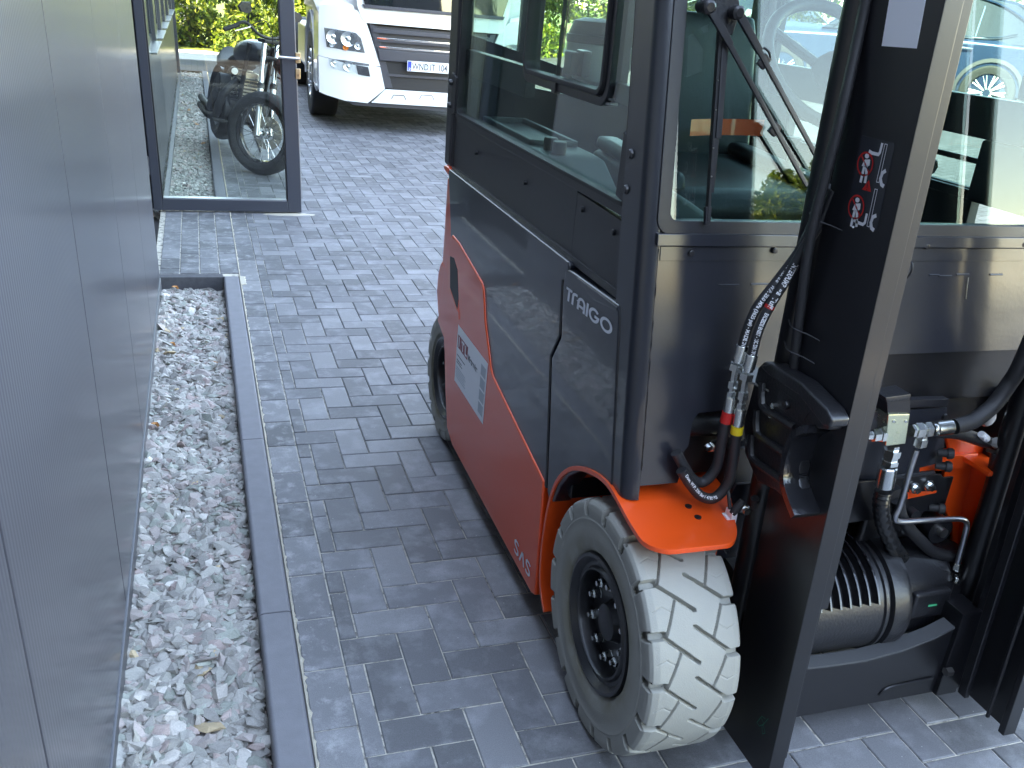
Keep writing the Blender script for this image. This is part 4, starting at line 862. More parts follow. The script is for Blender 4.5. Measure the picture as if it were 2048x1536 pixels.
LP('wheel_arch', prism([(.70, y, z) for y, z in ((-.36, .12), (-.36, .45), (-.47, .55), (-.62, .60), (-.75, .59), (-.75, .50), (-.60, .5), (-.5, .46), (-.44, .38), (-.42, .12))], (.02, 0, 0), M['orange'], .003))
LP('wheel_well', boxes([(.50, .72, -.40, -.31, .42, .60), (.722, 1.44, -.60, -.34, .42, .60)], M['black'], .004))

# --- wheels
def tyre(cx, cy, r, w, rim, lugs, m, nt=512, tread=True):
    """solid tyre about an axis along X; outer side faces -X; tread blocks cut into the surface"""
    s = w / 2; prof = []
    def seg(a, b, k): 
        for i in range(k): t = i / k; prof.append((a[0] + (b[0] - a[0]) * t, a[1] + (b[1] - a[1]) * t))
    pts = [(-s * .80, rim), (-s * .93, rim + .012), (-s * .97, rim + .03), (-s * .985, r * .70), (-s * .98, r * .80), (-s * 1.0, r * .835), (-s * .985, r * .845), (-s * .99, r * .86), (-s * 1.0, r * .92), (-s * .985, r * .962), (-s * .93, r * .985), (-s * .80, r * .997), (0, r), (s * .80, r * .997), (s * .93, r * .985), (s * .985, r * .962), (s, r * .90), (s * .98, r * .7), (s * .8, rim)]
    ks = [2, 2, 3, 3, 2, 2, 2, 4, 3, 4, 7, 38, 38, 7, 4, 3, 4, 3] if nt > 400 else [1, 1, 2, 2, 1, 1, 1, 2, 2, 2, 3, 8, 8, 3, 2, 2, 2, 1]
    for (a, b), k in zip(zip(pts, pts[1:]), ks): seg(a, b, k)
    prof.append(pts[-1]); pr = np.array(prof); K = len(pr); th = np.linspace(0, 2 * np.pi, nt, endpoint=False)
    TH, KX = np.meshgrid(th, np.arange(K), indexing='ij'); X = pr[KX, 0].copy(); Rr = pr[KX, 1].copy()
    if tread:
        period = 2 * np.pi / lugs; u = X / s; depth = np.zeros_like(X)
        for side, ph in ((-1, 0), (1, .5)):
            sft = (TH / period * -side + ph); v = (sft % 1.0)                     # 0..1 along the pitch
            uu = u * side                                                  # 1 at this shoulder, -1 at the far one
            def line(p, q, wd, dp):
                best = np.full_like(X, 1e9)
                for k in (-1, 0, 1):
                    pu, pv = p[0], p[1] + k; qu, qv = q[0], q[1] + k; asp = period * r / s
                    dx, dy = (qu - pu), (qv - pv) * asp; L2 = dx * dx + dy * dy
                    t = np.clip(((uu - pu) * dx + (v - pv) * asp * dy) / L2, 0, 1)
                    d = np.hypot(uu - pu - t * dx, (v - pv) * asp - t * dy); best = np.minimum(best, d)
                return dp * np.clip((wd - best) / .018 + .5, 0, 1)
            m1 = line((1.3, .0), (.70, .0), .072, .016) * (Rr > r * .86) 
            m2 = line((.74, .0), (-.02, .60), .029, .012)
            m3 = line((.34, .31), (.62, 1.0 - .02), .019, .008)
            m4 = line((.86, .55), (.66, .47), .004, .0025) + line((.66, .47), (.46, .60), .004, .0025)
            zone = (uu > -.12)
            depth = np.maximum(depth, np.where(zone, np.maximum.reduce([m1, m2, m3, m4]), 0))
            # the notch runs down the shoulder of the sidewall
            sh = (uu > .95) & (Rr > r * .865); nv = np.abs(((v + .5) % 1) - .5); depth2 = np.where(sh, np.clip((.115 - nv) / .03, 0, 1) * .012, 0)
            X = X - np.sign(u) * depth2
        Rr = Rr - depth * (np.abs(u) <= 1.001) * (Rr > r * .86)
    V = np.stack([cx + X, cy + np.cos(TH) * Rr, r + np.sin(TH) * Rr], -1).reshape(-1, 3)
    a = (np.arange(nt)[:, None] * K + np.arange(K - 1)[None]); b = ((np.arange(nt) + 1) % nt)[:, None] * K + np.arange(K - 1)[None]
    return npmesh(V, np.stack([a, b, b + 1, a + 1], -1).reshape(-1, 4), m)
def make_wheel(name, xo, cy, r, w, rim, m, lugs, nuts, nt):
    cx = xo + w / 2; wh = LP(name, tyre(cx, cy, r, w, rim, lugs, m, nt))
    wh['w'] = 1
    dish = lathe_x([(xo + .016, rim + .004), (xo + .006, rim + .002), (xo + .004, rim - .006), (xo + .010, rim - .012), (xo + .018, rim - .018), (xo + .019, rim - .027), (xo + .012, rim - .032), (xo + .011, rim - .036), (xo + .018, rim - .040), (xo + .050, rim - .043), (xo + .052, rim - .048), (xo + .052, .050), (xo + .046, .046), (xo + .030, .041), (xo + .026, .034), (xo + .026, .001)], (0, cy, r), M['mast'], 72)
    rm = LP('rim', dish, wh)
    for i in range(nuts):
        a = 2 * math.pi * (i + .3) / nuts; q = Vector((0, cy + math.cos(a) * (rim - .068), r + math.sin(a) * (rim - .068)))
        LP('nut', join([steps((xo + .053, q.y, q.z), (xo + .03, q.y, q.z), [(0, .0135), (.004, .0135), (.0041, .0118), (.019, .0118), (.021, .0095)], M['zinc'], 6), steps((xo + .033, q.y, q.z), (xo + .024, q.y, q.z), [(0, .0065), (.009, .006)], M['zinc'], 10)]), wh)
    return wh
make_wheel('front_wheel', .455, -.702, .28, .207, .155, M['grey_rubber'], 17, 10, 1088)
make_wheel('rear_wheel', .480, .81, .235, .17, .150, M['grey_rubber'], 15, 6, 300)
for nm, xo, cy, r, w, rim in (('front_wheel', 1.705, -.702, .28, .238, .155), ('rear_wheel', 1.673, .81, .235, .17, .118)):
    me = mirx(tyre(2.16 - xo + w / 2, cy, r, w, rim, 16, M['grey_rubber'], 160)); wh = LP(nm, me); LP('rim', mirx(lathe_x([(2.16 - xo + .004, rim), (2.16 - xo + .03, rim - .03), (2.16 - xo + .08, rim - .05), (2.16 - xo + .08, .001)], (0, cy, r), M['mast'], 40)), wh)

# --- mast
def YM(z): return -1.032 + .034 * z
def vert_prism(xy, z0, z1, m, bw=.002, seg=2):
    """section in x / depth behind the mast's front, carried up the slightly tilted mast"""
    a = [(x, YM(z0) + d, z0) for x, d in xy]; return prism(a, (0, .034 * (z1 - z0), z1 - z0), m, bw, seg)
for s in (0, 1):
    f = (lambda x: x) if s == 0 else (lambda x: 2.16 - x)
    def P_(l): l = [(f(x), d) for x, d in l]; return l if s == 0 else l[::-1]
    up = LP('outer_upright', vert_prism(P_([(.74, 0), (.7765, 0), (.7765, .017), (.753, .019), (.753, .160), (.7765, .162), (.7765, .18), (.74, .18)]), .068, 2.12, M['mast'], .0025, 2))
    LP('inner_upright', vert_prism(P_([(.756, .004), (.797, .004), (.797, .020), (.772, .022), (.772, .150), (.79, .152), (.79, .156), (.756, .156)]), .50, 2.10, M['mast'], .0025, 2))
    cxx = .768 if s == 0 else .742
    LP('lift_cylinder', join([steps((f(cxx), YM(.2) + .232, .2), (f(cxx), YM(2.05) + .232, 2.05), [(0, .030), (.03, .034), (.06, .034), (.061, .030), (.09, .030), (1.85, .030)], M['mast'], 28)]))
    LP('seal_ring', steps((f(cxx), YM(.27) + .232, .268), (f(cxx), YM(.27) + .232, .275), [(0, .0352), (.007, .0352)], M['brass'], 28))
    LP('guide_strip', vert_prism(P_([(.798, .030), (.806, .030), (.806, .036), (.798, .036)]), .10, 2.0, M['mast'], .0005, 1)); LP('guide_strip', vert_prism(P_([(.798, .095), (.812, .095), (.812, .12), (.798, .12)]), .10, 2.0, M['mast'], .002, 1))
# lower cross plate with its hollowed upper edge
xsec = [(.78, .062), (1.38, .062), (1.385, .30), (1.335, .295), (1.325, .262), (1.27, .238), (1.18, .215), (1.08, .204), (.98, .206), (.88, .212), (.78, .216)]
LP('cross_plate', prism([(x, -.862, z) for x, z in xsec], (0, .014, 0), M['mast'], .002))
LP('cross_flange', thick(loft([[(x, -.868, z + .003), (x, -.830, z + .0035)] for x, z in ((.79, .218), (.88, .214), (.98, .208), (1.08, .206), (1.18, .217), (1.27, .24), (1.322, .262))], M['skylit'], False), -.006))
LP('cross_plate_end', box(1.328, 1.39, -.875, -.80, .06, .305, M['mast'], .004)); LP('cross_stud', steps((1.325, -.88, .14), (1.345, -.88, .14), [(0, .011), (.018, .011), (.02, .006)], M['steel'], 6))
LP('cross_emboss', tube([(1.16, -.864, .085), (1.18, -.864, .105), (1.25, -.864, .11), (1.31, -.864, .112)], .003, M['mast'], 6, 4))
LP('mast_bracket_rear', boxes([(.76, 1.40, YM(2.0) + .03, YM(2.0) + .14, 1.98, 2.09)], M['mast'], .006))
# casting bolted to the flank of the left upright
XC = .712
plate = [(-.745, .905), (-.76, .925), (-.82, .93), (-.905, .925), (-.99, .905), (-.992, .885), (-.955, .872), (-.935, .845), (-.93, .80), (-.935, .76), (-.955, .735), (-.985, .712), (-.978, .695), (-.93, .70), (-.88, .70), (-.82, .685), (-.76, .72), (-.735, .78)]
cast = LP('mast_casting', px_(plate, XC, .742, M['cast'], .007, 3))
LP('top_flange', prism([(XC - .012, y, z) for y, z in ((-.765, .918), (-.80, .936), (-.90, .940), (-.985, .925), (-1.004, .913), (-1.003, .897), (-.985, .892), (-.90, .915), (-.80, .913))], (.040, 0, 0), M['cast'], .005, 3), cast)
LP('curved_rib', thick(loft([[(XC - .030, y, z), (.740, y, z)] for y, z in [(p.y, p.z) for p in smooth_path([(0, -.962, .868), (0, -.938, .842), (0, -.931, .80), (0, -.936, .76), (0, -.955, .737), (0, -.990, .712)], 4)]], M['gloss_black'], False), .014), cast)
for z0 in (.86, .80, .745): LP('raised_rib', tube([(XC - .001, -.775, z0 + .025), (XC - .002, -.785, z0 - .005), (XC - .002, -.80, z0 - .020), (XC - .002, -.86, z0 - .016), (XC - .001, -.90, z0 - .014)], .0085, M['cast'], 8, 4), cast)
LP('pocket', prism([(XC - .001, y, z) for y, z in ((-.79, .895), (-.93, .893), (-.915, .862), (-.80, .86))], (.002, 0, 0), M['cast'], .0005, 1), cast)
LP('bolt', steps((XC - .010, -.865, .878), (XC, -.865, .878), [(0, .008), (.004, .010), (.010, .010)], M['cast'], 16), cast)
for x, d, r in ((.738, .175, .009), (.748, .192, .008)):
    LP('mast_hose', tube([(x, YM(2.1) + d, 2.1), (x - .004, YM(1.6) + d, 1.6), (x - .022, YM(1.4) + d - .018, 1.4), (x - .026, YM(1.2) + d - .006, 1.2), (x - .012, YM(1.05) + d, 1.05), (x, YM(.92) + d, .92)], r, M['hose'], 12, 6))
for z in (1.225, 1.02, .975): LP('cable_tie', tube([(.722, YM(z) + .20, z + .006), (.712, YM(z) + .17, z), (.728, YM(z) + .145, z - .004), (.7385, YM(z) + .12, z - .008)], .0016, M['black'], 6, 3))
# prints on the flank of the upright
XS = .7393
q = [AX(a, b, XS) for a, b in ((1763, 92), (1833, 97), (1857, -30), (1784, -36))]; blank = LP('sticker', prism(q, (.0006, 0, 0), M['white_sticker'], .0001, 1))
wl = LP('warning_label', prism([AX(a, b, XS) for a, b in ((1722, 272), (1726, 271), (1786, 286), (1789, 291), (1754, 458), (1750, 462), (1694, 446), (1692, 442))], (.0004, 0, 0), M['gloss_black'] if 0 else M['body'], .0001, 1))
def ribbon(pts, w, m, closed=False, par=None, name='pictogram'):
    P = [AX(a, b, XS - .0004) for a, b in pts]; o = Vector((XS - .0004, P[0].y, P[0].z)); me = strokes([([(-(p.y - o.y), p.z - o.z) for p in P], closed)], w, .0002, m); me.transform(basis(o, (0, -1, 0), (0, 0, 1))); return LP(name, me, par or wl)
def blob(pts, m, name='pictogram'):
    return LP(name, prism([AX(a, b, XS - .0003) for a, b in pts], (-.0002, 0, 0), m, 0), wl)
def figure(x, y, w):            # x, y = head centre in the photograph
    blob([(x + 4.2 * math.cos(a), y + 5 * math.sin(a)) for a in np.linspace(0, 6.28, 12, endpoint=False)], M['white_print'])
    blob([(x - 4, y + 7), (x + 6, y + 7), (x + 4, y + 20), (x - 2, y + 22), (x - 8, y + 20)], M['white_print'])
    ribbon([(x - 4, y + 9), (x - 8, y + 18), (x - 2, y + 21)], .004, M['white_print']); ribbon([(x + 5, y + 8), (x + 4, y + 17), (x - 1, y + 19)], .004, M['white_print'])
    ribbon([(x - 5, y + 20), (x - 9, y + 36), (x - 13, y + 53)], .0062, M['white_print']); ribbon([(x - 1, y + 20), (x - 1, y + 36), (x - 4 + w, y + 54)], .0062, M['white_print'])
figure(1734, 312, 0); figure(1715, 400, 2)
for cx, cy in ((1730.5, 328), (1712.5, 414)):
    ribbon([(cx + 15 * math.cos(a) - 1.5 * math.sin(a), cy + 23 * math.sin(a)) for a in np.linspace(0, 6.283, 26, endpoint=False)], .0032, M['red'], True); ribbon([(cx - 8, cy - 19), (cx + 8, cy + 19)], .003, M['red'])
ribbon([(1738, 302), (1744, 306), (1757, 309), (1760, 305), (1765, 286)], .0055, M['white_print']); ribbon([(1706, 438), (1713, 444), (1726, 449), (1730, 445), (1734, 427)], .0055, M['white_print'])
ribbon([(1770, 288), (1775, 289), (1758, 365), (1753, 364)], .0012, M['white_print'], True); ribbon([(1750, 378), (1755, 379), (1739, 454), (1734, 452)], .0012, M['white_print'], True)
ribbon([(1772, 341), (1765, 346), (1761, 357), (1763, 369), (1768, 373)], .0065, M['white_print']); ribbon([(1753, 431), (1746, 434), (1742, 445), (1743, 456), (1748, 461)], .0065, M['white_print'])
blob([(1738, 360), (1742, 384), (1724, 379)], M['red']); ribbon([(1735, 367), (1734, 376)], .002, M['black']); ribbon([(1733.5, 378.5), (1733.3, 380)], .002, M['black'])
LP('chalk_dot', steps(AX(1707, 454, XS + .0004), AX(1707, 454, XS) + Vector((-.0006, 0, 0)), [(0, .0022), (.001, .0022)], M['white_print'], 8))
me = [ribbon([(1531, 1438), (1524, 1432), (1514, 1445), (1519, 1452), (1528, 1448), (1522, 1434)], .0013, M['green_ink'], False, fl, 'marker_scrawl'), ribbon([(1527, 1449), (1530, 1466), (1525, 1468), (1524, 1452), (1537, 1437)], .0013, M['green_ink'], False, fl, 'marker_scrawl')]

# --- hoses and fittings on the left
H1 = smooth_path([AY(1660, 372, -.80), AY(1634, 430, -.78), AY(1600, 500, -.775), AY(1556, 560, -.765), AY(1516, 612, -.76), AY(1496, 655, -.757), AY(1484, 694, -.755)], 8)
H2 = smooth_path([AY(1668, 380, -.815), AY(1640, 445, -.80), AY(1606, 500, -.79), AY(1574, 556, -.785), AY(1541, 610, -.78), AY(1517, 660, -.777), AY(1503, 712, -.775)], 8)
hr = .0098
sd = Vector((-.35, -.9, .35))
h1 = LP('hydraulic_hose', tube(H1, hr, M['hose'], 16, 1, False)); h2 = LP('hydraulic_hose', tube(H2, hr, M['hose'], 16, 1, False))
LP('printing', text_on_tube('10  I.D. 3/8"  W.P. 25.0 MPa (3625 psi) - MADE IN', H1, hr, sd, M['white_print'], .0105, .165, .03, .178), h1)
LP('printing', text_on_tube('INTERPUMP', H2, hr, sd, M['white_print'], .0135, .150, .035, .048), h2)
LP('printing', text_on_tube('== EE', H2, hr, sd, M['white_print'], .010, .204, .04, .012), h2)
LP('printing', text_on_tube('Tuff', H2, hr, sd, M['white_print'], .014, .222, .03, .024), h2)
LP('printing', text_on_tube('EXCEEDS EN857 - 1SC DN 10 L', H2, hr, sd, M['white_print'], .0105, .256, .03, .088), h2)
LP('red_mark', tube(H2[-17:-15], hr + .0004, M['red'], 16, 1, False), h2)
LL = []
for Hh, (jx, jy) in ((H1, (1462, 770)), (H2, (1486, 790))):
    e = Hh[-1]; Yh = e.y; d = (Hh[-1] - Hh[-3]).normalized()
    ferr = LP('ferrule', join([steps(e - d * .004, e + d * .04, [(0, .0112), (.002, .0125), (.03, .0125), (.031, .0105), (.036, .0105)], M['zinc'], 24), steps(e + d * .036, e + d * .05, [(0, .0145), (.014, .0145)], M['zinc'], 6)]))
    LL.append(e + d * .05)
p0 = AY(1470, 728, -.765); 
LP('hose_bracket', join([prism([AZ(a, b, .874) for a, b in ((1463, 733), (1476, 727), (1512, 738), (1545, 752), (1562, 768), (1560, 782), (1545, 790), (1524, 778), (1490, 762), (1466, 745))], (0, 0, .0055), M['zinc'], .0015, 2),
    prism([(.7215, y, z) for y, z in ((-.80, .878), (-.848, .878), (-.848, .845), (-.840, .828), (-.815, .826), (-.80, .84))], (.0055, 0, 0), M['zinc'], .0015, 2)]))
for z in (.858, .838): LP('bolt', join([steps((.705, -.826, z), (.722, -.826, z), [(0, .0058), (.011, .006), (.0111, .0085), (.014, .0085)], M['zinc'], 12)]))
ends = []
for Pn, Yh, pts in ((LL[0], -.757, ((1468, 790), (1457, 824))), (LL[1], -.777, ((1484, 815), (1475, 852)))):
    a = AY(*pts[0], Yh); b = AY(*pts[1], Yh); d = (b - Pn).normalized(); Lx = (b - Pn).length
    LP('coupling', join([steps(Pn, b, [(0, .007), (Lx * .25, .007), (Lx * .26, .0105), (Lx * .42, .0105), (Lx * .43, .0065), (Lx * .5, .0065), (Lx * .51, .0095), (Lx * .62, .0095)], M['zinc'], 6), steps(Pn + d * Lx * .62, b, [(0, .0105), (.004, .0115), (Lx * .36, .0112), (Lx * .38, .0105)], M['zinc'], 24)]))
    ends.append((b, d, Yh))
for (b, d, Yh), mt_, px1, extra in ((ends[0], M['red'], [(1450, 850), (1442, 890), (1432, 935), (1408, 963), (1385, 958), (1366, 930), (1352, 905)], None), (ends[1], M['yellow'], [(1472, 872), (1466, 920), (1456, 965), (1430, 995), (1402, 992), (1380, 968), (1362, 940)], 1)):
    L_ = [b] + [AY(x, y, Yh + .004 * i) for i, (x, y) in enumerate(px1)]; hh2 = smooth_path(L_, 6)
    lower = LP('hydraulic_hose', tube(hh2, .0112, M['hose'], 16, 1, False)); LP('sleeve', tube(hh2[:6], .0124, mt_, 18, 1, False), lower)
    if extra: LP('printing', text_on_tube('Dow. W.P. 330 Bar / 4785 PSI', hh2[::-1], .0112, (-.2, -.8, .6), M['white_print'], .009, .01, .03), lower)
# hollow behind the hoses: hydraulic block, elbows, plug
LP('cross_tube', tube([(.60, -.655, .745), (.74, -.66, .74), (.86, -.66, .735)], .028, M['cast'], 16, 4)); LP('grommet', steps((.735, -.70, .745), (.735, -.64, .745), [(0, .030), (.02, .036), (.06, .034)], M['rubber'], 20))
LP('port_plug', join([steps((.655, -.70, .705), (.70, -.68, .70), [(0, .006), (.01, .010), (.018, .010), (.019, .013), (.03, .013), (.045, .013)], M['zinc'], 6)]))
LP('chassis_beam', boxes([(.72, .80, -.70, -.50, .40, .70), (.60, .74, -.66, -.60, .62, .79)], M['black'], .006)); LP('mount_plate', prism([(x, -.735, z) for x, z in ((.715, .44), (.80, .44), (.80, .63), (.73, .63), (.715, .60))], (0, .008, 0), M['plate'], .002))
LP('connector', join([box(.676, .700, -.80, -.775, .545, .590, M['white_sticker'], .003), box(.681, .695, -.806, -.78, .590, .606, M['white_sticker'], .002)])); LP('connector_wire', tube([(.688, -.79, .545), (.70, -.80, .52), (.694, -.80, .50), (.684, -.79, .515)], .0012, M['black'], 6, 5)); LP('connector_wire', tube([(.685, -.79, .606), (.682, -.77, .65), (.69, -.74, .69)], .004, M['hose'], 8, 5))
LP('sensor', join([steps((.705, -.80, .63), (.685, -.80, .60), [(0, .008), (.02, .010), (.036, .007)], M['rubber'], 12), steps((.725, -.81, .64), (.735, -.80, .60), [(0, .009), (.03, .007)], M['rubber'], 12)]))
LP('blue_label', prism([AY(a, b, -.74) for a, b in ((1459, 1226), (1480, 1223), (1478, 1245), (1461, 1247))], (0, .003, 0), M['blue'], 0)); LP('flange_nut', join([steps((.722, -.80, .60), (.722, -.78, .60), [(0, .008), (.012, .008), (.0125, .013), (.016, .013)], M['zinc'], 6)]))

# --- drive axle with its ribbed motor, valve block and pipework between the uprights
AXY, AXZ = -.705, .285
ax = LP('drive_motor', lathe_x([(.76, .001), (.76, .135), (1.125, .137), (1.128, .142), (1.136, .142), (1.138, .134), (1.146, .134), (1.150, .145), (1.185, .147), (1.200, .143), (1.207, .128), (1.215, .124), (1.22, .10), (1.44, .094), (1.45, .001)], (0, AXY, AXZ), M['cast'], 72))
for i in range(9):
    x = .885 + i * .0262; LP('cooling_rib', thick(loft([[(x - .004, AXY - math.cos(a) * .134, AXZ + math.sin(a) * .134), (x - .0022, AXY - math.cos(a) * .158, AXZ + math.sin(a) * .158), (x + .0022, AXY - math.cos(a) * .158, AXZ + math.sin(a) * .158), (x + .004, AXY - math.cos(a) * .134, AXZ + math.sin(a) * .134)] for a in np.linspace(R_(24), R_(118), 16)], M['gloss_black'], False), .0008), ax)
LP('gear_housing', join([px_([(-.80, .20), (-.80, .34), (-.74, .40), (-.62, .40), (-.60, .18), (-.74, .17)], 1.21, 1.37, M['cast'], .02, 3), box(1.235, 1.345, -.815, -.78, .255, .33, M['cast'], .01, 3)]))
LP('green_mark', box(1.278, 1.303, -.8175, -.816, .292, .297, paint('green_paint_mark', (.02, .5, .22), .5), .0004))
LP('mesh_guard', box(.80, 1.02, -.70, -.69, .44, .58, M['rubber'], .002))
LP('bearing_plate', prism([(x, -.71, z) for x, z in ((1.12, .42), (1.28, .42), (1.30, .50), (1.30, .60), (1.13, .60))], (0, .02, 0), M['cast'], .01, 3)); 
for x, z, r, mm in ((1.165, .555, .03, 'black'), (1.235, .505, .014, 'black'), (1.325, .455, .035, 'cast'), (1.325, .455, .012, 'steel'), (1.215, .47, .012, 'chrome')): LP('boss', steps((x, -.745 if mm != 'steel' else -.757, z), (x, -.70, z), [(0, r), (.045, r)], M[mm], 18))
# chassis front in orange with its carrier plates
LP('orange_beam', box(.80, 1.42, -.70, -.66, .595, .635, M['orange'], .004)); LP('orange_beam', box(.80, 1.30, -.715, -.67, .535, .563, M['orange'], .004))
LP('carrier_plate', prism([(x, -.722, z) for x, z in ((.98, .60), (1.30, .60), (1.31, .59), (1.34, .59), (1.34, .515), (1.30, .50), (.98, .485))], (0, .006, 0), M['mast'], .003, 2))
LP('carrier_plate', prism([(x, -.7225, z) for x, z in ((1.18, .536), (1.30, .550), (1.30, .556), (1.18, .56))], (0, .0015, 0), M['orange'], .0003, 1))
for a, b in ((1832, 978), (1861, 973)):
    p = AY(a, b, -.73); LP('flange_nut', join([steps(p, p + Vector((0, .006, 0)), [(0, .013), (.006, .0145)], M['zinc'], 20), steps(p - Vector((0, .009, 0)), p, [(0, .0095), (.009, .0095)], M['zinc'], 6)]))
vp = LP('valve_plate', prism([AY(a, b, -.705) for a, b in ((1640, 828), (1895, 815), (1885, 925), (1840, 936), (1838, 980), (1820, 990), (1740, 988), (1738, 960), (1640, 965))], (0, .005, 0), M['plate'], .002, 2))
LP('valve_plate_edge', prism([AY(a, b, -.712) for a, b in ((1640, 806), (1898, 798), (1896, 812), (1640, 826))], (0, .02, 0), M['cab'], .002), vp)
for a, b in ((1889, 833), (1827, 923)): p = AY(a, b, -.708); LP('bolt', steps(p + Vector((0, -.005, 0)), p, [(0, .006), (.005, .0075)], M['cast'], 12), vp)
# orange side bracket and black multi plugs
LP('orange_bracket', prism([AY(a, b, -.69) for a, b in ((1892, 873), (1985, 900), (1970, 948), (1955, 945), (1925, 1060), (1918, 1100), (1905, 1100), (1905, 1050), (1885, 1010), (1890, 930), (1900, 905))], (0, .012, 0), M['orange'], .004, 2))
LP('orange_flange', thick(loft([[AY(a, b, -.69), AY(a, b, -.69) + Vector((0, -.055, 0))] for a, b in ((1950, 920), (1946, 960), (1932, 1010), (1925, 1050), (1920, 1105))], M['orange'], False), .010)); LP('orange_flange', box(1.375, 1.47, -.78, -.69, .618, .63, M['orange'], .003))
for a, b in ((1908, 908), (1904, 934), (1890, 1018)):
    p = AY(a, b, -.74); LP('plug', join([steps(p, p + Vector((-.03, .02, -.004)), [(0, .010), (.004, .013), (.014, .013), (.015, .010), (.036, .008)], M['rubber'], 14)]))
# dark back of the engine bay
LP('bay_back', boxes([(.80, 1.60, -.60, -.55, .34, .80), (1.44, 1.62, -.72, -.56, .45, .80)], M['black'], .004))
YV = -.79
blk = LP('valve_block', prism([AY(a, b, YV) for a, b in ((1777, 829), (1821, 828), (1812, 888), (1772, 893))], (0, .035, 0), M['zinc_yellow'], .003, 2))
LP('bolt', steps(AY(1788, 843, YV - .003), AY(1788, 843, YV + .002), [(0, .003), (.005, .004)], M['zinc'], 12), blk); LP('bolt', steps(AY(1812, 843, YV - .003), AY(1812, 843, YV + .002), [(0, .003), (.005, .004)], M['zinc'], 12), blk)
LP('coil_box', join([prism([AY(a, b, YV + .005) for a, b in ((1773, 797), (1821, 790), (1822, 827), (1776, 832))], (0, .045, 0), M['mast'], .003, 2), prism([AY(a, b, YV + .002) for a, b in ((1771, 795), (1823, 788), (1821, 800), (1774, 806))], (0, .05, 0), M['cast'], .003, 2)]), blk)
def fit(p, q, prof, n=6, m='zinc'): return steps(AY(*p, YV + .015), AY(*q, YV + .015), [(t, r * 1.27) for t, r in prof], M[m], n)
LP('fitting', join([fit((1770, 868), (1725, 873), [(0, .011), (.006, .011), (.0061, .014), (.016, .014), (.0165, .012), (.034, .012), (.035, .008), (.047, .007)])]))
LP('fitting', join([fit((1821, 862), (1866, 858), [(0, .012), (.008, .012), (.009, .0145), (.028, .0145), (.029, .011), (.034, .011), (.035, .0145), (.05, .0145)])]))
LP('fitting', join([fit((1845, 866), (1834, 905), [(0, .010), (.012, .010), (.0125, .0125), (.030, .0125), (.031, .008), (.034, .008)])]))
LP('fitting', join([fit((1787, 890), (1776, 935), [(0, .011), (.01, .011), (.0105, .0155), (.026, .0155), (.0265, .013), (.036, .013), (.0365, .0155), (.047, .0155)])]))
LP('ferrule', join([fit((1776, 932), (1766, 985), [(0, .014), (.003, .0165), (.05, .0165), (.052, .0155)], 24)])); LP('ferrule', join([fit((1864, 858), (1912, 852), [(0, .0105), (.008, .0105), (.009, .0135), (.05, .0135)], 24)]))
bh = smooth_path([AY(1908, 853, YV + .015), AY(1945, 842, YV + .017), AY(1985, 812, YV + .02), AY(2018, 768, YV + .02), AY(2040, 732, YV + .01), AY(2075, 650, YV), AY(2120, 540, YV)], 8)
hz_ = LP('hydraulic_hose', tube(bh, .0178, M['hose'], 16, 1, False)); LP('hydraulic_hose', tube([AY(1870, 862, -.75), AY(1925, 868, -.745), AY(1965, 882, -.74), AY(2000, 892, -.74)], .0145, M['hose'], 14, 6)); 
LP('clamp', join([steps(AY(1993, 885, -.76), AY(2003, 900, -.745), [(0, .013), (.012, .013)], M['steel'], 16), tube([AY(1975, 900, -.76), AY(1990, 904, -.76), AY(2003, 903, -.76)], .005, M['steel'], 8, 4)]))
LP('hydraulic_hose', tube([AY(1995, 905, -.765), AY(1985, 960, -.765), AY(1978, 1020, -.765), AY(1975, 1070, -.765), AY(1955, 1105, -.76), AY(1915, 1112, -.755), AY(1870, 1105, -.75), AY(1835, 1075, -.75), AY(1806, 1040, -.75), AY(1795, 1000, -.75)], .0145, M['hose'], 14, 6))
ch = smooth_path([AY(1767, 982, YV + .015), AY(1762, 1010, YV + .015), AY(1768, 1050, YV + .02), AY(1788, 1095, YV + .03), AY(1802, 1112, YV + .05)], 10)
cr = [.0185 + .0014 * math.sin(i * 2.1) for i in range(len(ch))]; LP('wrapped_hose', tube(ch, cr, M['tape'], 20, 1, False))
pp = LP('steel_pipe', tube(smooth_path([AY(1833, 900, YV + .015), AY(1822, 935, YV + .015), AY(1800, 1010, YV + .015), AY(1790, 1034, YV + .015), AY(1800, 1043, YV + .015), AY(1860, 1040, YV + .012), AY(1918, 1038, YV + .01), AY(1933, 1046, YV + .01), AY(1930, 1070, YV + .01), AY(1913, 1135, YV + .01)], 6), .0068, M['trim'], 14, 1, False))
LP('fitting', join([steps(AY(1917, 1125, YV + .01), AY(1911, 1150, YV + .01), [(0, .008), (.004, .011), (.02, .0125)], M['zinc'], 6), steps(AY(1898, 1156, YV), AY(1932, 1162, YV + .02), [(0, .009), (.014, .011), (.015, .009), (.024, .009), (.025, .0125), (.036, .0125)], M['zinc'], 6), steps(AY(1911, 1148, YV + .01), AY(1909, 1164, YV + .01), [(0, .010), (.02, .011)], M['zinc'], 8)]), pp)
LP('round_cover', steps(AY(1980, 838, -.72), AY(1980, 838, -.72) + Vector((0, .012, 0)), [(0, .018), (.004, .022), (.012, .022)], M['steel'], 24)); LP('stud', steps(AY(2014, 799, -.74), AY(2028, 799, -.74), [(0, .005), (.02, .005)], M['steel'], 10))
LP('socket', join([steps(AY(1962, 868, -.76), AY(1978, 882, -.755), [(0, .008), (.01, .009), (.011, .0065), (.014, .0065), (.015, .009), (.03, .009)], M['white_sticker'], 12)])); 

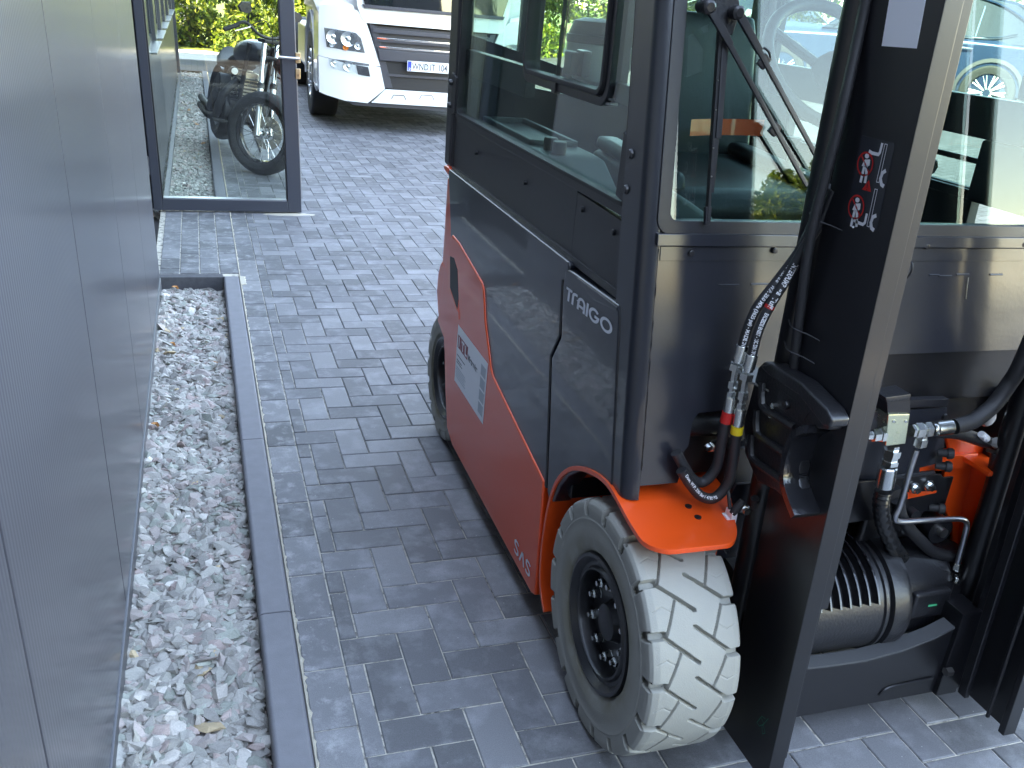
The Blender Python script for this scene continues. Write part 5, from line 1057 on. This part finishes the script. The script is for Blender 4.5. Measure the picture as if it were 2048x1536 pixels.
# ================================================================== THE TRUCK (front towards the camera, turned a little)
TR = root('truck', (2.2, 8.4, 0), 'white truck tractor parked in the building shade behind the forklift', 'truck', rz=R_(-1.5))
TI = (T((2.2, 8.4, 0)) @ Matrix.Rotation(R_(-1.5), 4, 'Z')).inverted()
def TY(x, y, off=0.0):       # photograph pixel -> local point of the truck's front plane, off metres further forward
    n = Vector((math.sin(R_(-1.5)), -math.cos(R_(-1.5)), 0)) * 1.0; return TI @ onpl(x, y, Vector((2.2, 8.4, 0)) + n * off, n)
def TP(name, me, par=None, **k): return link(name, me, par or TR, world=False, **k)
HW = 1.25
def bow(x): return .16 * (abs(x) / HW) ** 3.2          # the front sweeps back towards its corners
def tsheet(poly, off, m, th=.02, div=10, bw=.0):
    """curved skin of the front: outline in (x, z) of the truck, bent round the nose"""
    bm = bmesh.new(); vs = [bm.verts.new((x, 0, z)) for x, z in poly]; f = bm.faces.new(vs)
    bmesh.ops.triangulate(bm, faces=[f]); xs_ = np.linspace(min(p[0] for p in poly), max(p[0] for p in poly), div)[1:-1]
    for x in xs_: bmesh.ops.bisect_plane(bm, geom=bm.verts[:] + bm.edges[:] + bm.faces[:], plane_co=(x, 0, 0), plane_no=(1, 0, 0))
    for v in bm.verts: v.co.y = bow(v.co.x) - off + .03 * max(0, v.co.z - 1.1)
    bmesh.ops.recalc_face_normals(bm, faces=bm.faces)
    if sum(f.normal.y for f in bm.faces) > 0: bmesh.ops.reverse_faces(bm, faces=bm.faces)
    r = bmesh.ops.extrude_face_region(bm, geom=bm.faces[:]); 
    for v in [g for g in r['geom'] if isinstance(g, bmesh.types.BMVert)]: v.co.y += th
    bmesh.ops.recalc_face_normals(bm, faces=bm.faces)
    if bw: bev(bm, bw, 2, 40)
    return bm_to(bm, m)
def tp(*pts): return [(TY(a, b).x, TY(a, b).z) for a, b in pts]
def mirp(p): return [(-x, z) for x, z in p][::-1]
core = TP('cab', join([box(-HW + .03, HW - .03, .20, 2.2, .95, 3.4, M['wp'], .08, 4), box(-1.05, 1.05, .12, .5, .34, 1.2, M['black'], .01), box(-1.1, 1.1, .6, 6.5, .55, .95, M['black'], .02)]))
corner = tp((640, 12), (660, 8), (700, 14), (716, 22), (733, 46), (740, 66), (760, 132), (748, 133), (700, 128), (640, 112))
corner[0] = (-HW + .0, corner[0][1]); corner[-1] = (-HW + .0, corner[-1][1])
low = tp((640, 113), (700, 129), (760, 134), (769, 178), (735, 206), (690, 202), (655, 192), (640, 186)); low[0] = (-HW, low[0][1]); low[-1] = (-HW + .01, low[-1][1])
band = [(-.74, 1.34), (-.70, 1.20), (-.63, 1.13), (.63, 1.13), (.70, 1.20), (.74, 1.34), (.9, 1.75), (-.9, 1.75)]
for nm, pl_, of in (('corner_panel', corner, .03), ('bumper', low, .04)):
    TP(nm, tsheet(pl_, of, M['wp'], .05, 12, .006)); TP(nm, tsheet(mirp(pl_), of, M['wp'], .05, 12, .006))
xf = TY(733, 46).x
fw_ = tp((640, -60), (700, -90), (712, 0), (735, 42)); 
TP('front_flap', tsheet([(xf + .0, 1.165), (-xf, 1.165), (-xf + .06, 1.22), (-xf + .10, 1.33), (-xf + .12, 1.48), (xf - .12, 1.48), (xf - .10, 1.33), (xf - .06, 1.22)], .035, M['wp'], .05, 14, .01))
TP('windscreen', tsheet([(xf - .02, 1.335), (-xf + .02, 1.335), (1.1, 2.4), (-1.1, 2.4)], .05, M['car_glass'], .02, 12)); TP('wiper_cowl', tsheet([(xf - .03, 1.315), (-xf + .03, 1.315), (-xf + .05, 1.35), (xf - .05, 1.35)], .06, M['truck_dark'], .03, 12, .004))
TP('headlight_surround', tsheet([(xf - .14, 1.33), (xf - .6, 1.45), (-HW, 1.40), (-HW, 1.22), (xf - .25, 1.26), (xf - .1, 1.2)], .0, M['wp'], .05, 10, .006)); TP('headlight_surround', tsheet(mirp([(xf - .14, 1.33), (xf - .6, 1.45), (-HW, 1.40), (-HW, 1.22), (xf - .25, 1.26), (xf - .1, 1.2)]), .0, M['wp'], .05, 10, .006))
# grille
gx = TY(738, 60).x
TP('grille', tsheet([(gx, 1.14), (-gx, 1.14), (-gx - .26, .46), (gx + .26, .46)], -.02, M['truck_dark'], .03, 12))
TP('grille_frame', tsheet(tp((739, 48), (752, 52), (785, 176), (770, 176)), .022, M['truck_dark'], .05, 5, .004)); TP('grille_frame', tsheet(mirp(tp((739, 48), (752, 52), (785, 176), (770, 176))), .022, M['truck_dark'], .05, 5, .004))
zc = [1.105, 1.015, .925]
for i, z in enumerate(zc):
    a = gx + .03 + (1.14 - z) * .30
    sl_ = TP('grille_slat', tsheet([(a, z + .012), (-a, z + .012), (-a, z - .032), (a, z - .032)], .035, M['truck_dark'], .07, 14, .006))
    if i: TP('chrome_strip', tsheet([(a + .02, z + .0135), (-a - .02, z + .0135), (-a - .02, z - .004), (a + .02, z - .004)], .042, M['chrome'], .02, 14, .002), sl_)
zt, zb_ = TY(815, 112).z, TY(815, 148).z
TP('bumper_bar', tsheet([(gx + .10, .90), (-gx - .10, .90), (-gx - .12, .79), (gx + .12, .79)], .05, M['truck_dark'], .06, 14, .008))
TP('lower_intake', tsheet([(gx + .17, .78), (-gx - .17, .78), (-gx - .24, .50), (gx + .24, .50)], .0, M['black'], .03, 12)); TP('intake_bar', tsheet([(gx + .22, .655), (-gx - .22, .655), (-gx - .22, .63), (gx + .22, .63)], .03, M['truck_dark'], .03, 12, .003))
ap_ = [(TY(770, 178).x, TY(770, 178).z), (-TY(770, 178).x, TY(770, 178).z), (-TY(742, 204).x, .335), (TY(742, 204).x, .335)]
apn = TP('apron', tsheet(ap_, .05, M['wp'], .05, 14, .008)); TP('skirt', tsheet([(TY(690, 204).x, .34), (-TY(690, 204).x, .34), (-TY(690, 204).x + .1, .29), (TY(690, 204).x - .1 + .2, .29)], .0, M['truck_dark'], .04, 12))
for a, b in ((783, 812), (839, 868)):
    q = [TY(a, 198, .053), TY(a + 4, 190, .053), TY(b - 4, 191, .053), TY(b, 200, .053)]; TP('towing_flap', tube(q, .004, M['truck_dark'], 6, 1, False), apn)
# number plate
n0, n1 = TY(814, 142, .10), TY(815, 114, .10); pw, ph = .52, .11
npl = TP('number_plate', box(0, pw, -.006, 0, 0, ph, M['plate_white'], .004, 2, Matrix.Translation((n0.x, n0.y, n0.z))))
def onp(me): me.transform(Matrix.Translation((n0.x, n0.y - .0068, n0.z)) @ Matrix.Rotation(R_(90), 4, 'X')); return me
TP('country_band', onp(box(.006, .046, .006, ph - .006, 0, .0005, M['blue'], 0)), npl); t_ = text_mesh('D', .03, M['plate_white'], 0, .02); t_.transform(Matrix.Translation((.017, .016, .0008))); TP('letter', onp(t_), npl)
for s_, x_ in (('WND', .054), ('IT', .255), ('104', .345)):
    t_ = text_mesh(s_, .098, M['text_dark'], 0, .012); t_.transform(Matrix.Translation((x_, .021, .0006)) @ Matrix.Diagonal((.74, 1, 1, 1))); TP('lettering', onp(t_), npl)
TP('seal', onp(join([steps((.212, .065, .0), (.212, .065, .001), [(0, .012), (.001, .012)], M['pale_square'], 14), steps((.212, .038, .0), (.212, .038, .001), [(0, .011), (.001, .011)], M['pale_square'], 14)])), npl)
# lamps
def lamp(pix, dip, cups, ind, flip):
    P = tp(*pix); P = mirp(P) if flip else P; sg = -1 if flip else 1
    ho = TP('headlight', tsheet(P, .034, M['lamp_case'], .01, 8, .002)); 
    for (a, b, r, mt_) in cups:
        c = TY(a, b); x, z = c.x * sg, c.z; y = bow(x)
        TP('reflector', loft([[(x + rr * math.cos(t), y - .036 - dd, z + rr * math.sin(t)) for t in np.linspace(0, 6.283, 18, endpoint=False)] for rr, dd in ((r, .010), (r * .8, .004), (r * .35, .001), (r * .33, .012), (r * .15, .016), (.001, .016))], mt_, True), ho)
    TP('lens', tsheet([((x - sum(p[0] for p in P) / len(P)) * .98 + sum(p[0] for p in P) / len(P), (z - sum(p[1] for p in P) / len(P)) * .97 + sum(p[1] for p in P) / len(P)) for x, z in P], .062, M['clear'], .004, 8), ho); return ho
for fl_ in (False, True):
    lamp([(650, 56), (690, 62), (712, 66), (722, 76), (730, 106), (700, 102), (655, 95)], 0, [(668, 74, .075, M['lamp_inner']), (697, 78, .08, M['lamp_inner']), (665, 90, .028, M['lamp_inner']), (692, 95, .032, M['amber']), (716, 92, .04, M['lamp_inner'])], 0, fl_)
    lamp([(657, 118), (690, 121), (738, 128), (741, 154), (720, 150), (662, 138)], 0, [(670, 127, .042, M['lamp_inner']), (697, 133, .055, M['lamp_inner'])], 0, fl_)
for sgn in (1, -1):
    q_ = tp((712, 130), (736, 134), (740, 153), (716, 149)); q_ = q_ if sgn > 0 else mirp(q_); TP('fog_lamp_recess', tsheet(q_, .046, M['truck_dark'], .01, 4, .002))
# flank with step, mirror side door line and front wheel
for sg in (-1, 1):
    X0 = sg * HW; 
    def sp(yz, x, t, m, bw=.006): return prism([(x, y, z) for y, z in yz], (t * sg, 0, 0), m, bw, 2)
    TP('flank_panel', sp([(.17, .42), (.32, .44), (.62, .62), (.72, .95), (.74, 1.25), (2.1, 1.25), (2.1, 2.6), (.25, 2.6), (.17, 1.5)], X0 - sg * .02, .02, M['wp'])); TP('flank_edge', sp([(.22, .50), (.40, .50), (.44, .75), (.22, .78)], X0 + sg * .001, .008, M['wp'])); TP('step', sp([(.24, .40), (.50, .43), (.52, .47), (.24, .46)], X0 - sg * .005, .02, M['trim']))
    TP('wheel_arch', thick(loft([[(X0, 1.35 + .63 * math.cos(a), .56 + .66 * math.sin(a)), (X0 - sg * .3, 1.35 + .63 * math.cos(a), .56 + .66 * math.sin(a))] for a in np.linspace(R_(-10), R_(190), 18)], M['wp'], False), .02))
    for yy in (1.35, 5.0):
        w_ = TP('wheel', tyre(X0 - sg * .165, yy, .50, .31, .29, 30, M['rubber'], 96, False)); TP('rim', lathe_x([(X0 - sg * .03, .285), (X0 - sg * .01, .27), (X0 - sg * .03, .25), (X0 - sg * .10, .22), (X0 - sg * .12, .15), (X0 - sg * .02, .12), (X0 - sg * .0, .10), (X0 - sg * .0, .001)], (0, yy, .50), M['steel'], 40), w_)
        for i in range(10): a = i * .628; TP('nut', steps((X0 + sg * .0, yy + .17 * math.cos(a), .5 + .17 * math.sin(a)), (X0 - sg * .11, yy + .17 * math.cos(a), .5 + .17 * math.sin(a)), [(0, .012), (.02, .015), (.11, .016)], M['chrome'], 6), w_)
TP('sleeper', box(-HW + .06, HW - .06, 2.2, 2.4, 1.0, 3.3, M['truck_dark'], .02)); TP('fuel_tank', box(-1.2, -.65, 2.6, 3.9, .45, 1.0, M['trim'], .06, 4)); TP('side_box', box(.65, 1.2, 2.6, 3.9, .45, 1.0, M['truck_dark'], .06, 4))

# ================================================================== THE MOTORCYCLE by the kerb, steering turned
MB = root('motorcycle', (.13, 5.83, 0), 'black cruiser motorcycle with spoked front wheel behind the open glass door', 'motorcycle', rz=R_(0))
def MP(name, me, par=None): return link(name, me, par or MB, world=False)
wr = .335; LEAN = Matrix.Rotation(R_(8), 4, 'Y'); ST = Matrix.Rotation(R_(50), 4, 'Z'); HD = Vector((0, .34, 1.05))
def wheelm(me): me.transform(LEAN @ ST); return me                                     # turns with the wheel about its own centre
def headm(me): me.transform(LEAN @ T((HD.x, HD.y, 0)) @ ST @ T((-HD.x, -HD.y, 0))); return me   # turns about the steering head
xf_ = headm
fwm = MP('front_wheel', wheelm(lathe_x([(-.040, .240), (-.064, .262), (-.070, .290), (-.055, .320), (-.028, .334), (0, .337), (.028, .334), (.055, .320), (.070, .290), (.064, .262), (.040, .240), (-.040, .240)], (0, 0, wr), M['rubber'], 72)))
MP('rim', wheelm(lathe_x([(-.044, .246), (-.046, .232), (-.024, .226), (0, .219), (.024, .226), (.046, .232), (.044, .246)], (0, 0, wr), M['gloss_black'], 72)), fwm)
MP('hub', wheelm(steps((-.065, 0, wr), (.065, 0, wr), [(0, .02), (.012, .03), (.02, .047), (.028, .047), (.03, .028), (.1, .028), (.102, .045), (.11, .045), (.13, .02)], M['chrome'], 24)), fwm)
MP('brake_disc', wheelm(lathe_x([(.068, .055), (.068, .135), (.073, .135), (.073, .055), (.068, .055)], (0, 0, wr), M['steel'], 40)), fwm)
for i in range(36):
    a = i * math.pi / 18; sgn = 1 if i % 2 else -1; t2 = a + (.42 if (i // 2) % 2 else -.42)
    MP('spoke', wheelm(tube([(sgn * .04, .043 * math.cos(t2), wr + .043 * math.sin(t2)), (sgn * .008, .225 * math.cos(a), wr + .225 * math.sin(a))], .0022, M['chrome'], 5, 1, False)), fwm)
for s_ in (-.088, .088):
    a = ST @ Vector((s_, 0, 0)) + Vector((0, 0, wr)); c = HD + ST @ Vector((s_, 0, 0)); mid = a.lerp(c, .50); d_ = (c - a).normalized()
    me = join([tube([a - d_ * .02, mid], .026, M['steel'], 16, 1, False), tube([mid, c], .0205, M['chrome'], 16, 1, False), steps(mid - d_ * .02, mid + d_ * .03, [(0, .027), (.01, .031), (.04, .031), (.05, .022)], M['black'], 16), steps(a - ST @ Vector((.02, 0, 0)), a + ST @ Vector((.02, 0, 0)), [(0, .018), (.04, .018)], M['steel'], 12)]); me.transform(LEAN); MP('fork_leg', me)
MP('triple_clamp', xf_(join([box(-.12, .12, .28, .36, .90, .93, M['black'], .01), box(-.12, .12, .31, .39, 1.03, 1.06, M['black'], .01)])))
hd_ = MP('headlight', xf_(steps((0, .12, .88), (0, .27, .88), [(0, .085), (.01, .092), (.05, .09), (.11, .06), (.15, .03)], M['black'], 24))); MP('lens', xf_(steps((0, .116, .88), (0, .122, .88), [(0, .07), (.006, .084)], M['lamp_inner'], 24)), hd_)
MP('handlebar', xf_(tube([(-.34, .48, 1.10), (-.26, .42, 1.16), (-.12, .36, 1.08), (.12, .36, 1.08), (.26, .42, 1.16), (.34, .48, 1.10)], .0125, M['black'], 12, 5)))
for s in (-1, 1):
    MP('grip', xf_(tube([(s * .30, .45, 1.13), (s * .40, .51, 1.07)], .018, M['rubber'], 12, 1, False))); MP('mirror', xf_(join([tube([(s * .24, .41, 1.16), (s * .28, .38, 1.24), (s * .34, .36, 1.27)], .006, M['black'], 8, 4), prism([(s * .27, .36, 1.255), (s * .30, .36, 1.32), (s * .40, .36, 1.31), (s * .44, .36, 1.27), (s * .40, .36, 1.235), (s * .31, .36, 1.23)], (0, .02, 0), M['black'], .006, 2)])))
    MP('lever', xf_(tube([(s * .22, .40, 1.14), (s * .27, .37, 1.13), (s * .38, .42, 1.08)], .006, M['steel'], 8, 3)))
    MP('cable', xf_(tube([(s * .22, .41, 1.14), (s * .16, .30, 1.20), (s * .06, .28, 1.05), (s * .03, .36, .86)], .004, M['hose'], 6, 6)))
# body: frame, tank, engine, pipes, seat, rear wheel (heading away from the camera, slightly to the left)
BMx = LEAN @ Matrix.Rotation(R_(10), 4, 'Z')
def MPb(name, me, par=None): me.transform(BMx); return MP(name, me, par)
MPb('frame', join([tube([(s, .40, 1.0), (s, .50, .60), (s, .62, .30), (s, 1.0, .28), (s, 1.25, .45), (s, 1.05, .78), (s, .5, .88)], .019, M['black'], 10, 4) for s in (-.10, .10)]))
MPb('fuel_tank', loft([[(w * math.cos(t), y, z + h * math.sin(t)) for t in np.linspace(0, 6.283, 20, endpoint=False)] for y, w, h, z in ((.36, .04, .04, .93), (.42, .11, .085, .93), (.55, .15, .11, .92), (.70, .155, .11, .90), (.85, .12, .08, .86), (.95, .05, .03, .83))], M['body'], True, True))
eng = MPb('engine', join([box(-.17, .17, .60, 1.08, .30, .50, M['black'], .04, 3), steps((-.20, .72, .40), (.20, .72, .40), [(0, .10), (.01, .12), (.39, .12), (.40, .10)], M['black'], 28), steps((-.215, .96, .40), (.215, .96, .40), [(0, .08), (.01, .09), (.42, .09), (.43, .08)], M['cast'], 28)]))
for k, (yy, dy) in enumerate(((.70, -.06), (.92, .06))):
    for i in range(7): MPb('cooling_fin', box(-.10, .10, yy - .07 + dy * i * .3, yy + .07 + dy * i * .3, .51 + i * .030, .519 + i * .030, M['cast'], .003), eng)
    MPb('cylinder', box(-.075, .075, yy - .05, yy + .05, .50, .74, M['steel'], .01), eng)
MPb('air_filter', steps((-.24, .80, .60), (-.12, .80, .60), [(0, .07), (.01, .085), (.1, .085), (.12, .05)], M['black'], 28))
for dz, y0 in ((0, .66), (.07, .90)): MPb('exhaust', tube([(-.10, y0, .66 - dz), (-.22, y0 - .04, .52), (-.235, y0 + .06, .34 + dz), (-.235, 1.05, .28 + dz), (-.22, 1.5, .30 + dz)], .034, M['black'], 16, 5))
for s in (-1, 1):
    MPb('footpeg', join([tube([(s * .14, .62, .30), (s * .25, .60, .30)], .012, M['black'], 10, 1, False), box(s * .24 - .055, s * .24 + .055, .56, .63, .295, .318, M['rubber'], .006)]))
    MPb('indicator', join([tube([(s * .10, .37, .78), (s * .20, .36, .76)], .008, M['black'], 8, 1, False), steps((s * .215, .30, .76), (s * .215, .38, .76), [(0, .028), (.006, .036), (.05, .036), (.08, .018)], M['black'], 20), steps((s * .215, .297, .76), (s * .215, .302, .76), [(0, .024), (.005, .03)], M['plate_white'], 20)]))
MPb('seat', loft([[(w * math.cos(t), y, z + h * math.sin(t)) for t in np.linspace(0, 6.283, 16, endpoint=False)] for y, w, h, z in ((.92, .05, .03, .80), (1.0, .13, .045, .77), (1.25, .17, .05, .73), (1.4, .14, .06, .77), (1.5, .08, .05, .82))], M['seat'], True, True))
rwm = MPb('rear_wheel', lathe_x([(-.05, .22), (-.075, .25), (-.075, .28), (-.045, .315), (0, .325), (.045, .315), (.075, .28), (.075, .25), (.05, .22), (-.05, .22)], (0, 1.52, .325), M['rubber'], 56)); MPb('rim', lathe_x([(-.05, .22), (-.02, .21), (-.02, .04), (-.06, .03), (-.06, .001)], (0, 1.52, .325), M['gloss_black'], 40), rwm)
MPb('rear_fender', thick(loft([[(x, 1.52 + .36 * math.cos(t), .33 + .36 * math.sin(t)) for x in (-.09, -.05, 0, .05, .09)] for t in np.linspace(R_(-5), R_(120), 14)], M['body'], False), .003)); MPb('side_stand', tube([(.12, .95, .28), (.26, .99, .02)], .012, M['black'], 8, 1, False))

# ================================================================== CARS on the raised part of the yard
def car(name, loc, rz, label, body, L=4.6, Wd=1.86, Hh=1.62, suv=True):
    r = root(name, loc, label, 'car', rz=rz)
    def CP(nm, me, par=None): return link(nm, me, par or r, world=False)
    h = Wd / 2; S = [(-L / 2, .72, .30, .72, .80), (-L / 2 + .08, .84, .24, .80, .92), (-L / 2 + .5, .90, .22, .90, 1.00), (-1.35, .925, .22, .95, 1.04), (-.4, .93, .22, .98, 1.03), (.6, .93, .22, 1.0, 1.02), (1.35, .925, .22, 1.03, 1.08), (L / 2 - .35, .88, .25, 1.02, 1.12), (L / 2 - .08, .80, .32, .98, 1.08), (L / 2, .70, .40, .88, .98)]
    ring = lambda y, w, zl, zs, zt: [(-w * .80, y, zl), (-w * .97, y, zl + .10), (-w, y, (zl + zs) / 2), (-w * .985, y, zs - .08), (-w * .93, y, zs), (-w * .80, y, zt), (0, y, zt + .015), (w * .80, y, zt), (w * .93, y, zs), (w * .985, y, zs - .08), (w, y, (zl + zs) / 2), (w * .97, y, zl + .10), (w * .80, y, zl)]
    me = loft([ring(y, w * h / .93, a, b, c) for y, w, a, b, c in S], body, True, True)
    CP('body', me)
    G = [(-.95, .80, 1.03), (-.35, .70, 1.40), (.15, .66, Hh - .02), (.9, .64, Hh), (1.5, .62, Hh - .10), (1.95, .68, 1.28), (2.12, .74, 1.10)]
    def gr(y, w, z): return [(-h * .93, y * .2 + y * .8, 1.0), (-w * h / .93, y, z - .03), (-w * h * .85, y, z), (0, y, z + .02), (w * h * .85, y, z), (w * h / .93, y, z - .03), (h * .93, y, 1.0)]
    CP('glasshouse', loft([gr(*g) for g in G], M['car_glass'], False)); CP('roof', thick(loft([[(-w * h * .90, y, z + .002), (-w * h * .6, y, z + .022), (0, y, z + .032), (w * h * .6, y, z + .022), (w * h * .90, y, z + .002)] for y, w, z in ((.02, .66, Hh - .06), (.3, .66, Hh - .01), (.9, .64, Hh), (1.5, .62, Hh - .09), (1.8, .63, Hh - .2))], body, False), .02)); CP('spoiler', thick(loft([[(-.5, y, z), (0, y, z + .02), (.5, y, z)] for y, z in ((1.55, Hh - .10), (1.78, Hh - .14), (1.9, Hh - .20))], body, False), .02))
    for s in (-1, 1):
        CP('window_trim', tube([(s * h * .945, -.85, 1.045), (s * h * .955, .3, 1.05), (s * h * .955, 1.25, 1.06), (s * h * .90, 1.6, 1.13)], .009, M['chrome'], 6, 4)); CP('window_trim', tube([(s * h * .93, -.85, 1.06), (s * h * .78, -.35, 1.40), (s * h * .735, .15, Hh - .07), (s * h * .72, .9, Hh - .06), (s * h * .74, 1.4, Hh - .17), (s * h * .86, 1.85, 1.20)], .012, M['chrome'] if 0 else body, 6, 5)); CP('pillar', tube([(s * h * .93, .45, 1.05), (s * h * .72, .5, Hh - .06)], .02, M['black'], 6, 1, False)); CP('pillar', tube([(s * h * .935, 1.10, 1.06), (s * h * .77, 1.12, Hh - .17)], .008, M['chrome'], 6, 1, False))
        CP('door_handle', tube([(s * (h + .005), .90, .90), (s * (h + .03), .94, .905), (s * (h + .03), 1.06, .905), (s * (h + .005), 1.10, .90)], .012, M['chrome'], 8, 3)); CP('mirror', steps((s * (h - .02), -.62, 1.08), (s * (h + .2), -.60, 1.12), [(0, .03), (.06, .05), (.12, .09), (.2, .08), (.22, .03)], body, 14))
        for yy in (-1.42, 1.42):
            CP('arch', thick(loft([[(s * (h - .16), yy + .40 * math.cos(a), .36 + .40 * math.sin(a)), (s * (h + .012), yy + .40 * math.cos(a), .36 + .40 * math.sin(a)), (s * (h + .006), yy + .45 * math.cos(a), .36 + .45 * math.sin(a))] for a in np.linspace(R_(-15), R_(195), 18)], M['truck_dark'] if suv else body, False), .01))
            w_ = CP('wheel', tyre(s * (h - .10), yy, .36, .225, .25, 30, M['rubber'], 80, False)); CP('rim', lathe_x([(s * (h - .01), .25), (s * (h - .02), .235), (s * (h - .05), .225), (s * (h - .09), .20), (s * (h - .09), .001)], (0, yy, .36), M['black'], 36), w_)
            for k in range(10):
                a = k * math.pi / 5
                for da in (-.10, .10): CP('spoke', tube([(s * (h - .035), yy + .05 * math.cos(a), .36 + .05 * math.sin(a)), (s * (h - .018), yy + .235 * math.cos(a + da), .36 + .235 * math.sin(a + da))], .011, M['steel'] if 0 else M['plate_white'], 5, 1, False), w_)
        CP('headlight', prism([(s * .55, -L / 2 - .0, .72), (s * .82, -L / 2 + .10, .76), (s * .86, -L / 2 + .22, .84), (s * .60, -L / 2 + .01, .80)], (0, -.03, 0), M['lamp_inner'], .006)); CP('tail_lamp', box(s * .45, s * .82, L / 2 - .12, L / 2 - .02, .93, .99, M['dark_red'], .01))
    CP('grille', box(-.5, .5, -L / 2 - .03, -L / 2 + .02, .42, .70, M['truck_dark'], .02)); CP('chrome_bar', box(-.52, .52, -L / 2 - .04, -L / 2, .69, .715, M['chrome'], .004)); CP('plate', box(-.26, .26, -L / 2 - .045, -L / 2 - .03, .48, .59, M['plate_white'], .003))
# rear axle of the dark car projects beside the right edge of the cab's front pane
car('parked_car', (10.6 - 1.0, 8.9 + 1.0, .57), R_(-135) , 'dark blue sport utility car parked sunlit beyond the right side of the forklift', M['car_blue'])
car('parked_car', (10.4, 14.6, .57), R_(8), 'silver car parked facing the yard, seen past the steering wheel', M['car_silver'], 4.4, 1.8, 1.5, False)

for o in bpy.data.objects:
    for k in ('_w', '_l', 'w'):
        if k in o: del o[k]
